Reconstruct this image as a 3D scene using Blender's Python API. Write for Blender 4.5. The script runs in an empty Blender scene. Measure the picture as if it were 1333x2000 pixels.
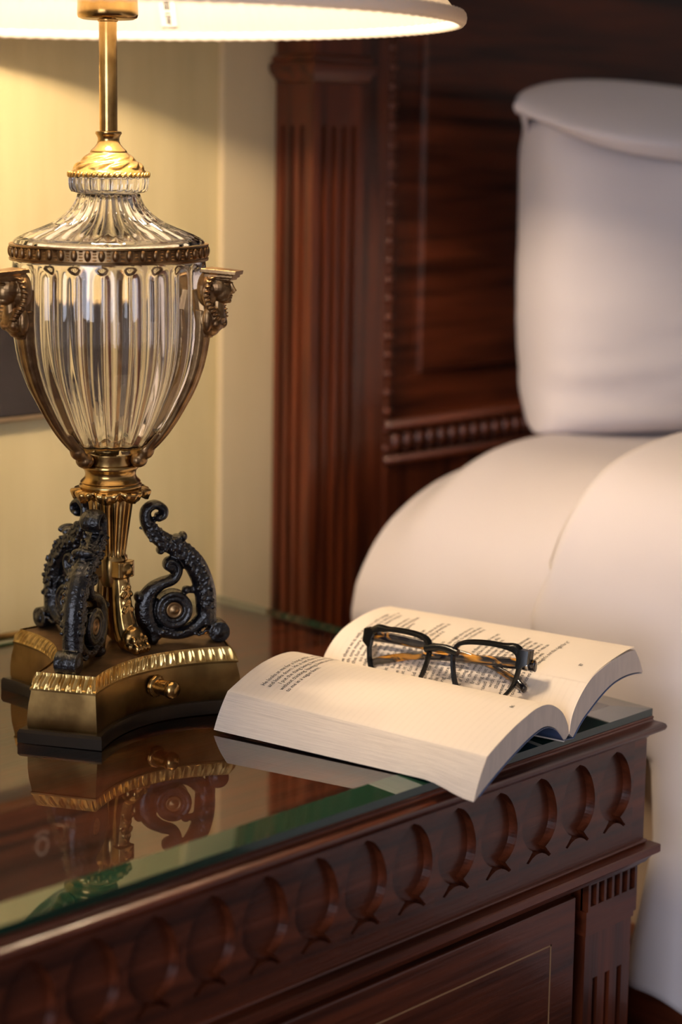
import bpy, bmesh, math, random
from math import sin, cos, pi, radians, sqrt, atan2, exp
from mathutils import Vector, Matrix, noise
from mathutils.geometry import tessellate_polygon

random.seed(7)
scene = bpy.context.scene
COL = scene.collection

# ------------------------------------------------------------------ camera
# world: X runs along the bedside wall towards the bed, Y towards that wall,
# z = 0 is the upper face of the glass lying on the nightstand
F_PX, YAW, TILT, ROLL, CY = 3815.6, .77399, .143231, .015467, 816.4
cam_d = bpy.data.cameras.new('camera'); cam = bpy.data.objects.new('camera', cam_d); COL.objects.link(cam)
fw = Vector((cos(YAW) * cos(TILT), sin(YAW) * cos(TILT), -sin(TILT)))
rt = Vector((sin(YAW), -cos(YAW), 0)); up = rt.cross(fw)
r2 = cos(ROLL) * rt + sin(ROLL) * up; u2 = -sin(ROLL) * rt + cos(ROLL) * up
mw = Matrix((r2, u2, -fw)).transposed().to_4x4(); mw.translation = Vector((-.9859, -.6867, .35))
cam.matrix_world = mw
cam_d.sensor_fit = 'VERTICAL'; cam_d.sensor_height = 36; cam_d.sensor_width = 24
cam_d.lens = F_PX * 36 / 2000; cam_d.shift_y = -(1000 - CY) / 2000
cam_d.clip_start = .05
cam_d.dof.use_dof = True; cam_d.dof.focus_distance = 1.16; cam_d.dof.aperture_fstop = 4.5
scene.camera = cam

# ------------------------------------------------------------------ light
vs = scene.view_settings
vs.view_transform = 'Standard'; vs.look = 'None'; vs.gamma = 1; vs.use_curve_mapping = False
vs.exposure = 0.22
scene.cycles.max_bounces = 14; scene.cycles.transmission_bounces = 12; scene.cycles.transparent_max_bounces = 16
scene.cycles.sample_clamp_indirect = 6
world = bpy.data.worlds.new('daylight'); scene.world = world; world.use_nodes = True
bg = world.node_tree.nodes['Background']; bg.inputs[0].default_value = (.75, .86, 1, 1); bg.inputs[1].default_value = 1.2

def area_light(name, loc, rot, sx, sy, power, col):
    d = bpy.data.lights.new(name, 'AREA'); d.shape = 'RECTANGLE'; d.size = sx; d.size_y = sy; d.energy = power; d.color = col
    o = bpy.data.objects.new(name, d); COL.objects.link(o); o.location = loc; o.rotation_euler = rot
    return o
# daylight through the window in the left wall
area_light('window_left_offscreen', (-2.96, -1.35, 0.55), (0, -pi / 2, 0), 1.35, 1.5, 36, (.84, .86, 1))

# ------------------------------------------------------------------ materials
def srgb(r, g, b):
    f = lambda c: (c / 255 / 12.92) if c / 255 <= .04045 else ((c / 255 + .055) / 1.055) ** 2.4
    return (f(r), f(g), f(b), 1)
def mat(name, col, rough=.5, metal=0, **kw):
    m = bpy.data.materials.new(name); m.use_nodes = True
    p = m.node_tree.nodes['Principled BSDF']
    p.inputs['Base Color'].default_value = col if len(col) == 4 else (*col, 1)
    p.inputs['Roughness'].default_value = rough; p.inputs['Metallic'].default_value = metal
    for k, v in kw.items(): p.inputs[k.replace('_', ' ')].default_value = v
    return m
def nodes(m): return m.node_tree.nodes, m.node_tree.links, m.node_tree.nodes['Principled BSDF']
def vary(m, c1, c2, scale=(8, 8, 8), detail=4, lo=.35, hi=.65, bump=0, bscale=None, rough=None, coords='Object', dist=0):
    n, l, p = nodes(m)
    tc = n.new('ShaderNodeTexCoord'); mp = n.new('ShaderNodeMapping'); mp.inputs['Scale'].default_value = scale
    tx = n.new('ShaderNodeTexNoise'); tx.inputs['Scale'].default_value = 1; tx.inputs['Detail'].default_value = detail
    tx.inputs['Distortion'].default_value = dist
    cr = n.new('ShaderNodeValToRGB'); cr.color_ramp.elements[0].position = lo; cr.color_ramp.elements[1].position = hi
    cr.color_ramp.elements[0].color = c1 if len(c1) == 4 else (*c1, 1); cr.color_ramp.elements[1].color = c2 if len(c2) == 4 else (*c2, 1)
    l.new(tc.outputs[coords], mp.inputs[0]); l.new(mp.outputs[0], tx.inputs[0]); l.new(tx.outputs[0], cr.inputs[0]); l.new(cr.outputs[0], p.inputs['Base Color'])
    if bump:
        b = n.new('ShaderNodeBump'); b.inputs['Strength'].default_value = bump; b.inputs['Distance'].default_value = .002
        t2 = n.new('ShaderNodeTexNoise'); t2.inputs['Scale'].default_value = 1; t2.inputs['Detail'].default_value = 6
        m2 = n.new('ShaderNodeMapping'); m2.inputs['Scale'].default_value = bscale or scale
        l.new(tc.outputs[coords], m2.inputs[0]); l.new(m2.outputs[0], t2.inputs[0]); l.new(t2.outputs[0], b.inputs['Height']); l.new(b.outputs[0], p.inputs['Normal'])
    if rough:
        mr = n.new('ShaderNodeMapRange'); mr.inputs['To Min'].default_value = rough[0]; mr.inputs['To Max'].default_value = rough[1]
        l.new(tx.outputs[0], mr.inputs[0]); l.new(mr.outputs[0], p.inputs['Roughness'])
    return m
def wood(name, axis, dark=(.022, .006, .003), light=(.105, .026, .008), coat=.5, rough=.3):
    m = mat(name, light, rough, Coat_Weight=coat, Coat_Roughness=.12)
    sc = {'x': (5, 90, 90), 'y': (90, 5, 90), 'z': (90, 90, 5)}[axis]
    return vary(m, dark, light, sc, 6, .30, .68, .12, tuple(v * 4 for v in sc), (rough - .06, rough + .12), dist=.4)
M = {}
MAH = ((.020, .0045, .002), (.135, .028, .008), .25, .34)
M['wood_x'] = wood('mahogany_along_x', 'x', *MAH); M['wood_y'] = wood('mahogany_along_y', 'y', *MAH); M['wood_z'] = wood('mahogany_along_z', 'z', *MAH)
M['inlay'] = mat('pale_inlay', (.30, .17, .08), .4)
M['wall'] = vary(mat('cream_wallpaper', (.64, .56, .36), .75), (.53, .44, .24), (.59, .495, .28), (60, 60, 6), 3, .3, .7, .15, (300, 300, 60))
M['wall_strip'] = vary(mat('cream_painted_trim', (.68, .60, .45), .7), (.56, .465, .30), (.60, .50, .33), (30, 30, 6), 2)
M['room'] = mat('warm_grey_paint', (.60, .56, .50), .8)
M['carpet'] = vary(mat('brown_carpet', (.12, .05, .035), .95), (.10, .04, .03), (.15, .07, .05), (160, 160, 160), 3)
M['brass'] = vary(mat('polished_brass', (.60, .38, .12), .2, 1), (.34, .20, .065), (.58, .37, .14), (70, 70, 70), 4, .35, .65, rough=(.14, .3))
M['brass_satin'] = vary(mat('satin_brass', (.45, .29, .10), .34, 1), (.17, .10, .035), (.36, .225, .08), (40, 40, 40), 4, .35, .65, rough=(.26, .42))
M['gold_relief'] = vary(mat('gilded_relief', (.75, .50, .18), .28, 1), (.50, .30, .09), (.85, .60, .24), (120, 120, 120), 4)
M['bronze'] = vary(mat('aged_bronze', (.26, .16, .075), .36, 1), (.17, .095, .045), (.34, .215, .10), (90, 90, 90), 5, .35, .65, .07, (500, 500, 500), (.28, .48))
M['bronze_top'] = vary(mat('brown_patinated_bronze', (.22, .13, .06), .42, .85), (.15, .085, .04), (.27, .165, .08), (60, 60, 60), 5, .35, .65, .1, (500, 500, 500))
M['black'] = vary(mat('black_enamel', (.006, .005, .007), .14, 0, Coat_Weight=.2, Coat_Roughness=.08), (.0025, .0025, .004), (.012, .010, .011), (120, 120, 120), 4, .4, .7, .5, (420, 420, 420))
M['plinth'] = mat('blackened_bronze', (.05, .038, .028), .3, .8)
def glass_mat(name, col, rough=.0, ior=1.5):
    return mat(name, col, rough, Transmission_Weight=1, IOR=ior)
M['crystal'] = glass_mat('clear_crystal', (1, .985, .965), .0, 1.5)
M['crystal_lid'] = glass_mat('pressed_crystal', (1, .985, .965), .04, 1.5)
def sheet_glass(name, tint, extra=0.0, ior=1.5):
    m = bpy.data.materials.new(name); m.use_nodes = True; n = m.node_tree.nodes; l = m.node_tree.links; n.clear()
    o = n.new('ShaderNodeOutputMaterial'); mx = n.new('ShaderNodeMixShader'); t = n.new('ShaderNodeBsdfTransparent'); g = n.new('ShaderNodeBsdfGlossy'); fr = n.new('ShaderNodeFresnel')
    t.inputs[0].default_value = tint; g.inputs['Roughness'].default_value = .0; fr.inputs[0].default_value = ior
    if extra:
        ad = n.new('ShaderNodeMath'); ad.operation = 'ADD'; ad.inputs[1].default_value = extra; ad.use_clamp = True
        l.new(fr.outputs[0], ad.inputs[0]); l.new(ad.outputs[0], mx.inputs[0])
    else: l.new(fr.outputs[0], mx.inputs[0])
    l.new(t.outputs[0], mx.inputs[1]); l.new(g.outputs[0], mx.inputs[2]); l.new(mx.outputs[0], o.inputs[0])
    return m
M['sheet'] = sheet_glass('table_glass', (.90, .95, .91, 1), .13)
M['bevel'] = mat('table_glass_bevel', (.010, .042, .024), .03, 0, IOR=1.6, Transmission_Weight=0, Coat_Weight=.6, Coat_Roughness=0)
M['glass_edge'] = mat('green_glass_edge', (.006, .030, .018), .2, 0, Coat_Weight=.5)
M['lens'] = sheet_glass('spectacle_lens', (.97, .97, .98, 1), 0, 1.45)
def page_mat(name, lines):
    m = mat(name, (.80, .70, .60), .8)
    n, l, p = nodes(m); uv = n.new('ShaderNodeUVMap'); sp = n.new('ShaderNodeSeparateXYZ'); l.new(uv.outputs[0], sp.inputs[0])
    return m, n, l, p, uv, sp
m, n, l, p, uv, sp = page_mat('book_page', 0); M['page'] = m
# print of the other side showing faintly through the thin paper
w = n.new('ShaderNodeMath'); w.operation = 'MULTIPLY'; w.inputs[1].default_value = 2 * pi / .0043; l.new(sp.outputs['Y'], w.inputs[0])
sn = n.new('ShaderNodeMath'); sn.operation = 'SINE'; l.new(w.outputs[0], sn.inputs[0])
nz = n.new('ShaderNodeTexNoise'); nz.inputs['Scale'].default_value = 1
mp = n.new('ShaderNodeMapping'); mp.inputs['Scale'].default_value = (260, 240, 1); l.new(uv.outputs[0], mp.inputs[0]); l.new(mp.outputs[0], nz.inputs[0])
ml = n.new('ShaderNodeMath'); ml.operation = 'MULTIPLY'; l.new(sn.outputs[0], ml.inputs[0]); l.new(nz.outputs[0], ml.inputs[1])
mr = n.new('ShaderNodeMapRange'); mr.inputs['From Min'].default_value = .1; mr.inputs['From Max'].default_value = .6; l.new(ml.outputs[0], mr.inputs[0])
cr = n.new('ShaderNodeMixRGB'); cr.inputs[1].default_value = (.80, .70, .60, 1); cr.inputs[2].default_value = (.775, .677, .578, 1); l.new(mr.outputs[0], cr.inputs[0]); l.new(cr.outputs[0], p.inputs['Base Color'])
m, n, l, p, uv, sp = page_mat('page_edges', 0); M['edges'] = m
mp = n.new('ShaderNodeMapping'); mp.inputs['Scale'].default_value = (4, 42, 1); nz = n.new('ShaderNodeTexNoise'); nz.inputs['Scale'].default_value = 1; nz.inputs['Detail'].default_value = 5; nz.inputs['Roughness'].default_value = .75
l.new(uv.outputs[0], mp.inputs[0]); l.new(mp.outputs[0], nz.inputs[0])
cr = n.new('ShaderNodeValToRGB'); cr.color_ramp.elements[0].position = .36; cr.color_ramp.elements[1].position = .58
cr.color_ramp.elements[0].color = (.60, .52, .45, 1); cr.color_ramp.elements[1].color = (.76, .67, .58, 1)  # darker streaks paint in the shade of the gaps between pages
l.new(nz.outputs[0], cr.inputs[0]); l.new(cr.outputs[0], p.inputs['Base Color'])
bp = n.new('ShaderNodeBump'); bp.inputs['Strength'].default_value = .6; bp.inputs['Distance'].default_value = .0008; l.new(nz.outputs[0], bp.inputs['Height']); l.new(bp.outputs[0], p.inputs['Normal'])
M['head_edges'] = vary(mat('trimmed_page_ends', (.58, .51, .48), .8), (.70, .61, .53), (.77, .67, .58), (300, 300, 60), 2)
M['cover'] = mat('blue_card_cover', (.07, .11, .22), .3)
M['ink_label'] = mat('label_ink', (.002, .002, .002), .9, 0, Specular_IOR_Level=0)
M['ink'] = mat('black_ink', (.03, .028, .028), .8)
M['acetate'] = mat('black_acetate', (.005, .005, .005), .25, 0, IOR=1.4)
m = mat('tortoiseshell', (.2, .08, .01), .15, 0, Coat_Weight=.7); M['tortoise'] = m
vary(m, (.010, .008, .012), (.62, .27, .03), (150, 45, 190), 2, .52, .64, dist=.8)
M['steel'] = mat('hinge_metal', (.7, .68, .65), .25, 1)
M['linen'] = vary(mat('white_cotton', (.74, .67, .67), .9, 0, Sheen_Weight=.1), (.66, .60, .605), (.70, .64, .645), (6, 6, 6), 3, .3, .7, .25, (30, 30, 30))
M['divan'] = vary(mat('beige_ticking', (.48, .36, .26), .9), (.45, .33, .24), (.51, .39, .29), (20, 20, 20), 3)
M['switch'] = mat('black_glass_plate', (.018, .014, .014), .22)
M['champagne'] = mat('champagne_metal', (.55, .42, .25), .35, .9)
M['icon'] = mat('grey_print', (.22, .20, .20), .6)
M['label'] = mat('white_label', (.82, .80, .78), .6)
# lamp shade cloth: reflects and lets the bulb's light through
m = bpy.data.materials.new('lampshade_fabric'); m.use_nodes = True; n = m.node_tree.nodes; l = m.node_tree.links; n.clear()
o = n.new('ShaderNodeOutputMaterial'); mx = n.new('ShaderNodeMixShader'); d1 = n.new('ShaderNodeBsdfDiffuse'); t1 = n.new('ShaderNodeBsdfTranslucent')
d1.inputs[0].default_value = (.93, .89, .83, 1); t1.inputs[0].default_value = (.80, .66, .50, 1); mx.inputs[0].default_value = .30
l.new(d1.outputs[0], mx.inputs[1]); l.new(t1.outputs[0], mx.inputs[2]); l.new(mx.outputs[0], o.inputs[0]); M['shade'] = m
m = mat('warm_bulb', (1, .9, .75), .3); M['bulb'] = m
pp = m.node_tree.nodes['Principled BSDF']; pp.inputs['Emission Color'].default_value = (1, .78, .50, 1); pp.inputs['Emission Strength'].default_value = 20

# ------------------------------------------------------------------ mesh helpers
class MB:
    def __init__(s): s.v = []; s.f = []; s.mi = []; s.uv = {}
    def add(s, verts, faces, mi=0):
        b = len(s.v); s.v += [tuple(p) for p in verts]
        for f in faces: s.f.append(tuple(i + b for i in f)); s.mi.append(mi)
        return b
    def box(s, x0, x1, y0, y1, z0, z1, mi=0):
        s.add([(x0, y0, z0), (x1, y0, z0), (x1, y1, z0), (x0, y1, z0), (x0, y0, z1), (x1, y0, z1), (x1, y1, z1), (x0, y1, z1)],
              [(3, 2, 1, 0), (4, 5, 6, 7), (0, 1, 5, 4), (1, 2, 6, 5), (2, 3, 7, 6), (3, 0, 4, 7)], mi); return s
    def grid(s, fn, nu, nv, closed_u=False, closed_v=False, mi=0):
        vs_ = [fn(i / nu if closed_u else i / (nu - 1), j / nv if closed_v else j / (nv - 1)) for j in range(nv) for i in range(nu)]
        fs = []
        for j in range(nv if closed_v else nv - 1):
            for i in range(nu if closed_u else nu - 1):
                a = j * nu + i; b = j * nu + (i + 1) % nu; j2 = (j + 1) % nv
                fs.append((a, b, j2 * nu + (i + 1) % nu, j2 * nu + i))
        s.add(vs_, fs, mi); return s
    def lathe(s, prof, n=48, mod=None, mi=0, close=False, c=(0, 0)):
        # prof [(r,z)]; going up gives outward normals
        def fn(u, v):
            k = v * (len(prof) if close else len(prof) - 1); r, z = prof[int(round(k)) % len(prof)]; a = 2 * pi * u
            if mod: r, z = mod(r, z, a)
            return (c[0] + r * cos(a), c[1] + r * sin(a), z)
        return s.grid(fn, n, len(prof), True, close, mi)
    def loft(s, rings, caps=True, mi=0, closed=False):
        n = len(rings[0]); b = s.add([p for r in rings for p in r], [], mi); fs = []
        m_ = len(rings)
        for j in range(m_ if closed else m_ - 1):
            for i in range(n): fs.append((b + j * n + i, b + j * n + (i + 1) % n, b + ((j + 1) % m_) * n + (i + 1) % n, b + ((j + 1) % m_) * n + i))
        if caps and not closed: fs.append(tuple(b + i for i in reversed(range(n)))); fs.append(tuple(b + (m_ - 1) * n + i for i in range(n)))
        for f in fs: s.f.append(f); s.mi.append(mi)
        return s
    def tube(s, path, rad, n=10, side=None, ratio=1.0, mi=0):
        # round (or flattened, ratio = half-depth / half-width) tube; side = fixed depth direction
        path = [Vector(p) for p in path]; rings = []
        for i, p in enumerate(path):
            t = (path[min(i + 1, len(path) - 1)] - path[max(i - 1, 0)]).normalized()
            sd = Vector(side) if side else (Vector((0, 0, 1)) if abs(t.z) < .9 else Vector((1, 0, 0)))
            a = t.cross(sd).normalized(); bdir = a.cross(t).normalized()
            r = rad[i] if isinstance(rad, (list, tuple)) else rad
            dp = ratio(i) if callable(ratio) else r * ratio
            rings.append([p + a * (r * cos(2 * pi * k / n)) + bdir * (dp * sin(2 * pi * k / n)) for k in range(n)])
        return s.loft(rings, True, mi)
    def ball(s, c, r, nu=14, nv=9, mi=0, rot=None):
        r = (r, r, r) if isinstance(r, (int, float)) else r; c = Vector(c); R_ = rot or Matrix.Identity(3)
        pts = [c + R_ @ Vector((0, 0, -r[2]))]; fs = []
        for j in range(1, nv):
            a = -pi / 2 + pi * j / nv
            for i in range(nu): b = 2 * pi * i / nu; pts.append(c + R_ @ Vector((r[0] * cos(a) * cos(b), r[1] * cos(a) * sin(b), r[2] * sin(a))))
        pts.append(c + R_ @ Vector((0, 0, r[2]))); T = len(pts) - 1
        for i in range(nu): fs.append((0, 1 + (i + 1) % nu, 1 + i)); fs.append((T, 1 + (nv - 2) * nu + i, 1 + (nv - 2) * nu + (i + 1) % nu))
        for j in range(nv - 2):
            for i in range(nu): a = 1 + j * nu; fs.append((a + i, a + (i + 1) % nu, a + nu + (i + 1) % nu, a + nu + i))
        s.add(pts, fs, mi); return s
    def mesh(s, name, mats, smooth=True):
        me = bpy.data.meshes.new(name); me.from_pydata(s.v, [], s.f)
        for m_ in (mats if isinstance(mats, (list, tuple)) else [mats]): me.materials.append(m_)
        if any(s.mi): me.polygons.foreach_set('material_index', s.mi)
        if smooth: me.shade_smooth()
        me.update(); return me
    def build(s, name, mats, parent=None, smooth=True, bevel=0, sharp=None, inv=True, sub=0, segs=2):
        return link(name, s.mesh(name, mats, smooth), parent, bevel, sharp, inv, sub, segs)
def link(name, me, parent=None, bevel=0, sharp=None, inv=True, sub=0, segs=2):
    o = bpy.data.objects.new(name, me); COL.objects.link(o)
    if parent:
        o.parent = parent
        if inv: o.matrix_parent_inverse = ROOTINV.get(parent.name, Matrix.Identity(4))
    if bevel:
        b = o.modifiers.new('bevel', 'BEVEL'); b.width = bevel; b.segments = segs; b.limit_method = 'ANGLE'; b.angle_limit = radians(35); b.harden_normals = False
    if sub: sm = o.modifiers.new('sub', 'SUBSURF'); sm.levels = sub; sm.render_levels = sub
    if sharp: me.set_sharp_from_angle(angle=radians(sharp))
    return o
ROOTINV = {}
def tag(o, label=None, cat=None, group=None, kind=None):
    if label: o['label'] = label
    if cat: o['category'] = cat
    if group: o['group'] = group
    if kind: o['kind'] = kind
    return o
def root(name, loc, label, cat, group=None):
    e = bpy.data.objects.new(name, None); COL.objects.link(e); e.location = loc; e.empty_display_size = .02
    ROOTINV[e.name] = Matrix.Translation(-Vector(loc))
    return tag(e, label, cat, group)
def struct(o): o['kind'] = 'structure'; return o
def remesh(mb, name, m, voxel, smooth_it=3):
    me = mb.mesh(name + '_src', m); o = bpy.data.objects.new(name + '_src', me); COL.objects.link(o)
    r = o.modifiers.new('r', 'REMESH'); r.mode = 'VOXEL'; r.voxel_size = voxel; r.use_smooth_shade = True
    s_ = o.modifiers.new('s', 'SMOOTH'); s_.iterations = smooth_it; s_.factor = .5
    dg = bpy.context.evaluated_depsgraph_get(); ev = o.evaluated_get(dg)
    out = bpy.data.meshes.new_from_object(ev); out.name = name
    bpy.data.objects.remove(o); bpy.data.meshes.remove(me)
    out.materials.clear(); out.materials.append(m); out.shade_smooth()
    return out
def catmull(pts, k=6, closed=False):
    P = [Vector(p) for p in pts]; n = len(P); out = []
    for i in range(n if closed else n - 1):
        p0, p1, p2, p3 = (P[(i - 1) % n], P[i], P[(i + 1) % n], P[(i + 2) % n]) if closed else (P[max(i - 1, 0)], P[i], P[i + 1], P[min(i + 2, n - 1)])
        for j in range(k):
            t = j / k
            out.append(.5 * ((2 * p1) + (p2 - p0) * t + (2 * p0 - 5 * p1 + 4 * p2 - p3) * t * t + (3 * p1 - p0 - 3 * p2 + p3) * t ** 3))
    if not closed: out.append(P[-1])
    return out
def lerp_table(tab, x):
    if x <= tab[0][0]: return tab[0][1]
    for (a, b), (c, d) in zip(tab, tab[1:]):
        if x <= c: return b + (d - b) * (x - a) / (c - a)
    return tab[-1][1]
def rect_loop(mb, x0, x1, y0, y1, prof, mi=0):
    # moulding profile [(outward, z)] carried round a rectangle, mitred
    rings = [[(x0 - o, y0 - o, z), (x1 + o, y0 - o, z), (x1 + o, y1 + o, z), (x0 - o, y1 + o, z)] for o, z in prof]
    rings.reverse()
    mb.loft(rings, False, mi)
def smooth_ramp(x): x = max(0, min(1, x)); return x * x * (3 - 2 * x)

# ------------------------------------------------------------------ the room
FLOOR, CEIL, WALL = -.68, 1.72, .46
struct(MB().box(-3.05, 3.05, -3.25, WALL + .1, FLOOR - .05, FLOOR).build('floor', M['carpet'], smooth=False)); tag(bpy.data.objects['floor'], 'brown carpeted bedroom floor', 'floor')
struct(MB().box(-3.05, 3.05, -3.25, WALL + .1, CEIL, CEIL + .05).build('ceiling', M['room'], smooth=False)); tag(bpy.data.objects['ceiling'], 'plain warm grey bedroom ceiling', 'ceiling')
tag(struct(MB().box(-3.05, 3.05, WALL, WALL + .1, FLOOR, CEIL).build('wall_back', M['wall'], smooth=False)), 'cream papered wall behind the lamp and headboard', 'wall')
tag(struct(MB().box(3.0, 3.05, -3.2, WALL, FLOOR, CEIL).build('wall_right', M['room'], smooth=False)), 'warm grey wall on the far side of the bed', 'wall')
tag(struct(MB().box(-3.0, 3.0, -3.25, -3.2, FLOOR, CEIL).build('wall_front', M['room'], smooth=False)), 'warm grey wall facing the headboard', 'wall')
wl = MB().box(-3.05, -3, -3.2, -2.10, FLOOR, CEIL).box(-3.05, -3, -.60, WALL, FLOOR, CEIL).box(-3.05, -3, -2.10, -.60, FLOOR, -.13).box(-3.05, -3, -2.10, -.60, 1.23, CEIL)
tag(struct(wl.build('wall_left', M['room'], smooth=False)), 'warm grey wall with the window opening', 'wall')
wn = root('window_1', (-3.02, -1.35, -.13), 'grey framed window letting daylight into the bedroom', 'window'); wn['kind'] = 'structure'
fr = MB().box(-3.04, -3.0, -2.10, -2.05, -.13, 1.23).box(-3.04, -3.0, -.65, -.60, -.13, 1.23).box(-3.04, -3, -2.05, -.65, -.13, -.08).box(-3.04, -3, -2.05, -.65, 1.18, 1.23).box(-3.035, -3.005, -1.37, -1.33, -.08, 1.18)
fr.build('window_frame', M['room'], wn, smooth=False)
for y0, y1 in ((-2.05, -1.37), (-1.33, -.65)): MB().box(-3.022, -3.018, y0, y1, -.08, 1.18).build('pane', M['lens'], wn, smooth=False)
tag(struct(MB().box(.046, .155, WALL - .006, WALL, FLOOR, CEIL).build('trim_1', M['wall_strip'], smooth=False)), 'flat cream wall strip between the papered wall and the bed post', 'trim')
tag(struct(MB().box(-3, .046, WALL - .014, WALL, FLOOR, FLOOR + .1).build('baseboard_back', M['room'], smooth=False, bevel=.004)), 'warm grey baseboard along the papered wall', 'baseboard')

# ------------------------------------------------------------------ nightstand
W, DP = .62, .408
ns = root('nightstand', (-W / 2, DP / 2, FLOOR), 'dark mahogany nightstand with a carved frieze and fluted pilasters', 'nightstand')
tp = MB(); rect_loop(tp, -W, 0, 0, DP, [(-.03, -.0062), (.0002, -.0062), (.0008, -.0070), (.0003, -.0080), (.0008, -.0092), (.0026, -.0101), (.0048, -.0105), (.0062, -.0114), (.0068, -.0131), (.0062, -.0149), (.0046, -.0161), (.0020, -.0166), (-.0004, -.0182), (-.0018, -.0205), (-.012, -.0205)])
tp.build('top_moulding', M['wood_x'], ns, sharp=50)
MB().box(-W + .028, -.028, .028, DP - .028, -.020, -.0062).build('top_board', M['wood_x'], ns, smooth=False)
# frieze: every carved tongue is a recessed panel with its own edges
PITCH, FY, ZT, ZB = .0372, .002, -.0205, -.0872
half = catmull([(0, -.0228, 0), (.0058, -.0256, 0), (.0113, -.0320, 0), (.0148, -.0400, 0), (.0163, -.0480, 0), (.0153, -.0560, 0), (.0112, -.0625, 0), (.0060, -.0662, 0)], 4)
half = [(p.x, p.y) for p in half] + [(.0086, -.0692), (.0116, -.0722), (.0096, -.0731), (.0060, -.0706), (.0025, -.0692)]
poly = half + [(0, -.0690)] + [(-x, z) for x, z in reversed(half[1:])]
def tongue_mesh():
    mb = MB(); h = PITCH / 2
    outer = [(-h, ZB), (h, ZB), (h, ZT), (-h, ZT)]
    tris = tessellate_polygon([[Vector((x, z, 0)) for x, z in outer], [Vector((x, z, 0)) for x, z in poly]])
    pts = outer + poly
    def orient(t):
        a, b, c = (pts[i] for i in t); return t if ((b[0] - a[0]) * (c[1] - a[1]) - (b[1] - a[1]) * (c[0] - a[0])) > 0 else t[::-1]
    mb.add([(x, 0, z) for x, z in pts], [orient(t) for t in tris])
    n_ = len(poly); dep = .0058
    wb = mb.add([(x, 0, z) for x, z in poly] + [(x * .95, dep, z) for x, z in poly], [])
    for i in range(n_):
        a_, b_ = poly[i], poly[(i + 1) % n_]; ledge = abs(b_[0] - a_[0]) > .5 * abs(b_[1] - a_[1]) and a_[1] < -.0685 and b_[1] < -.0685 and b_[0] < a_[0]
        mb.f.append((wb + (i + 1) % n_, wb + i, wb + n_ + i, wb + n_ + (i + 1) % n_)); mb.mi.append(0)
    mb.add([(x * .95, dep, z) for x, z in poly] , [])
    b = len(mb.v) - n_
    for t in tessellate_polygon([[Vector((x * .95, z, 0)) for x, z in poly]]):
        a_, b_, c_ = ((poly[i][0], poly[i][1]) for i in t)
        if ((b_[0] - a_[0]) * (c_[1] - a_[1]) - (b_[1] - a_[1]) * (c_[0] - a_[0])) < 0: t = t[::-1]
        mb.f.append(tuple(b + i for i in t)); mb.mi.append(0)
    return mb.mesh('carved_tongue', [M['wood_x']], False)
tm = tongue_mesh()
for k in range(16):
    o = link('carved_tongue', tm, ns); o.location = (-.0332 - k * PITCH, FY, 0)
xl = -.0332 - 15.5 * PITCH
fz = MB().box(-.0332 + PITCH / 2, -.002, FY, FY + .02, ZB, ZT).box(-W + .002, xl, FY, FY + .02, ZB, ZT).box(-W + .002, -.002, FY + .009, FY + .02, ZB, ZT)
fz.box(-.018, -.002, FY + .02, DP - .002, ZB, ZT).box(-W + .002, -W + .018, FY + .02, DP - .002, ZB, ZT).box(-W + .018, -.018, DP - .018, DP - .002, ZB, ZT)
fz.build('frieze_board', M['wood_x'], ns, smooth=False)
cn = MB(); rect_loop(cn, -W, 0, 0, DP, [(-.010, -.0862), (-.0016, -.0862), (-.0004, -.0868), (-.0001, -.0877), (-.0006, -.0886), (-.0012, -.0892), (.0052, -.0896), (.0060, -.0902), (.0060, -.0948), (.0050, -.0958), (.0028, -.0968), (.0012, -.0990), (-.0005, -.1015), (-.012, -.1015)])
cn.build('cornice', M['wood_x'], ns, sharp=30)
# pilasters with slotted capitals
def pilaster(x1):
    x0 = x1 - .0505; y = .004
    p_ = MB(); xs = [x0 + .002]
    fl = [(x0 + .0105 + .0125 * k, x0 + .0155 + .0125 * k) for k in range(3)]
    zt, zb = -.138, FLOOR + .10
    edge = x0 + .0015
    for a, b in fl + [(x1 - .0015, None)]:
        p_.box(edge, a, y + .0025, y + .03, zb, zt)
        if b: edge = b
    for a, b in fl:
        p_.box(a, b, y + .0025, y + .03, zt - .030, zt).box(a, b, y + .0065, y + .03, zb, zt - .030)
    o_ = p_.build('pilaster', M['wood_z'], ns, smooth=False)
    c = MB(); c.box(x0 - .001, x1 + .001, y - .001, y + .03, -.1035, -.101)
    st = .0505 / 6.4; z0, z1 = -.1185, -.1045
    c.box(x0, x1, y + .0045, y + .03, -.1215, -.1035)
    c.box(x0, x1, y, y + .006, z0 - .003, z0); c.box(x0, x1, y, y + .006, z1, z1 + .002)
    for k in range(7): xa = x0 + k * (.0505 - .0024) / 6; c.box(xa, xa + .0024, y, y + .006, z0, z1)
    c.box(x0 - .0008, x1 + .0008, y + .0005, y + .031, -.134, -.1215).box(x0 + .0005, x1 - .0005, y + .0015, y + .031, -.138, -.134)
    c.build('capital', M['wood_x'], o_, smooth=False)
    bs = MB().box(x0 - .002, x1 + .002, y - .002, y + .034, FLOOR + .07, FLOOR + .10).build('pilaster_base', M['wood_x'], o_, smooth=False, bevel=.003)
pilaster(-.004); pilaster(-W + .0545)
cs = MB().box(-W + .01, -.01, .034, DP - .004, FLOOR + .07, -.1015).box(-W + .056, -.0565, .016, .034, FLOOR + .07, -.1015)
cs.build('carcass', M['wood_x'], ns, smooth=False)
tag(bpy.data.objects['carcass'], 'carcass behind the drawer fronts')
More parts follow.
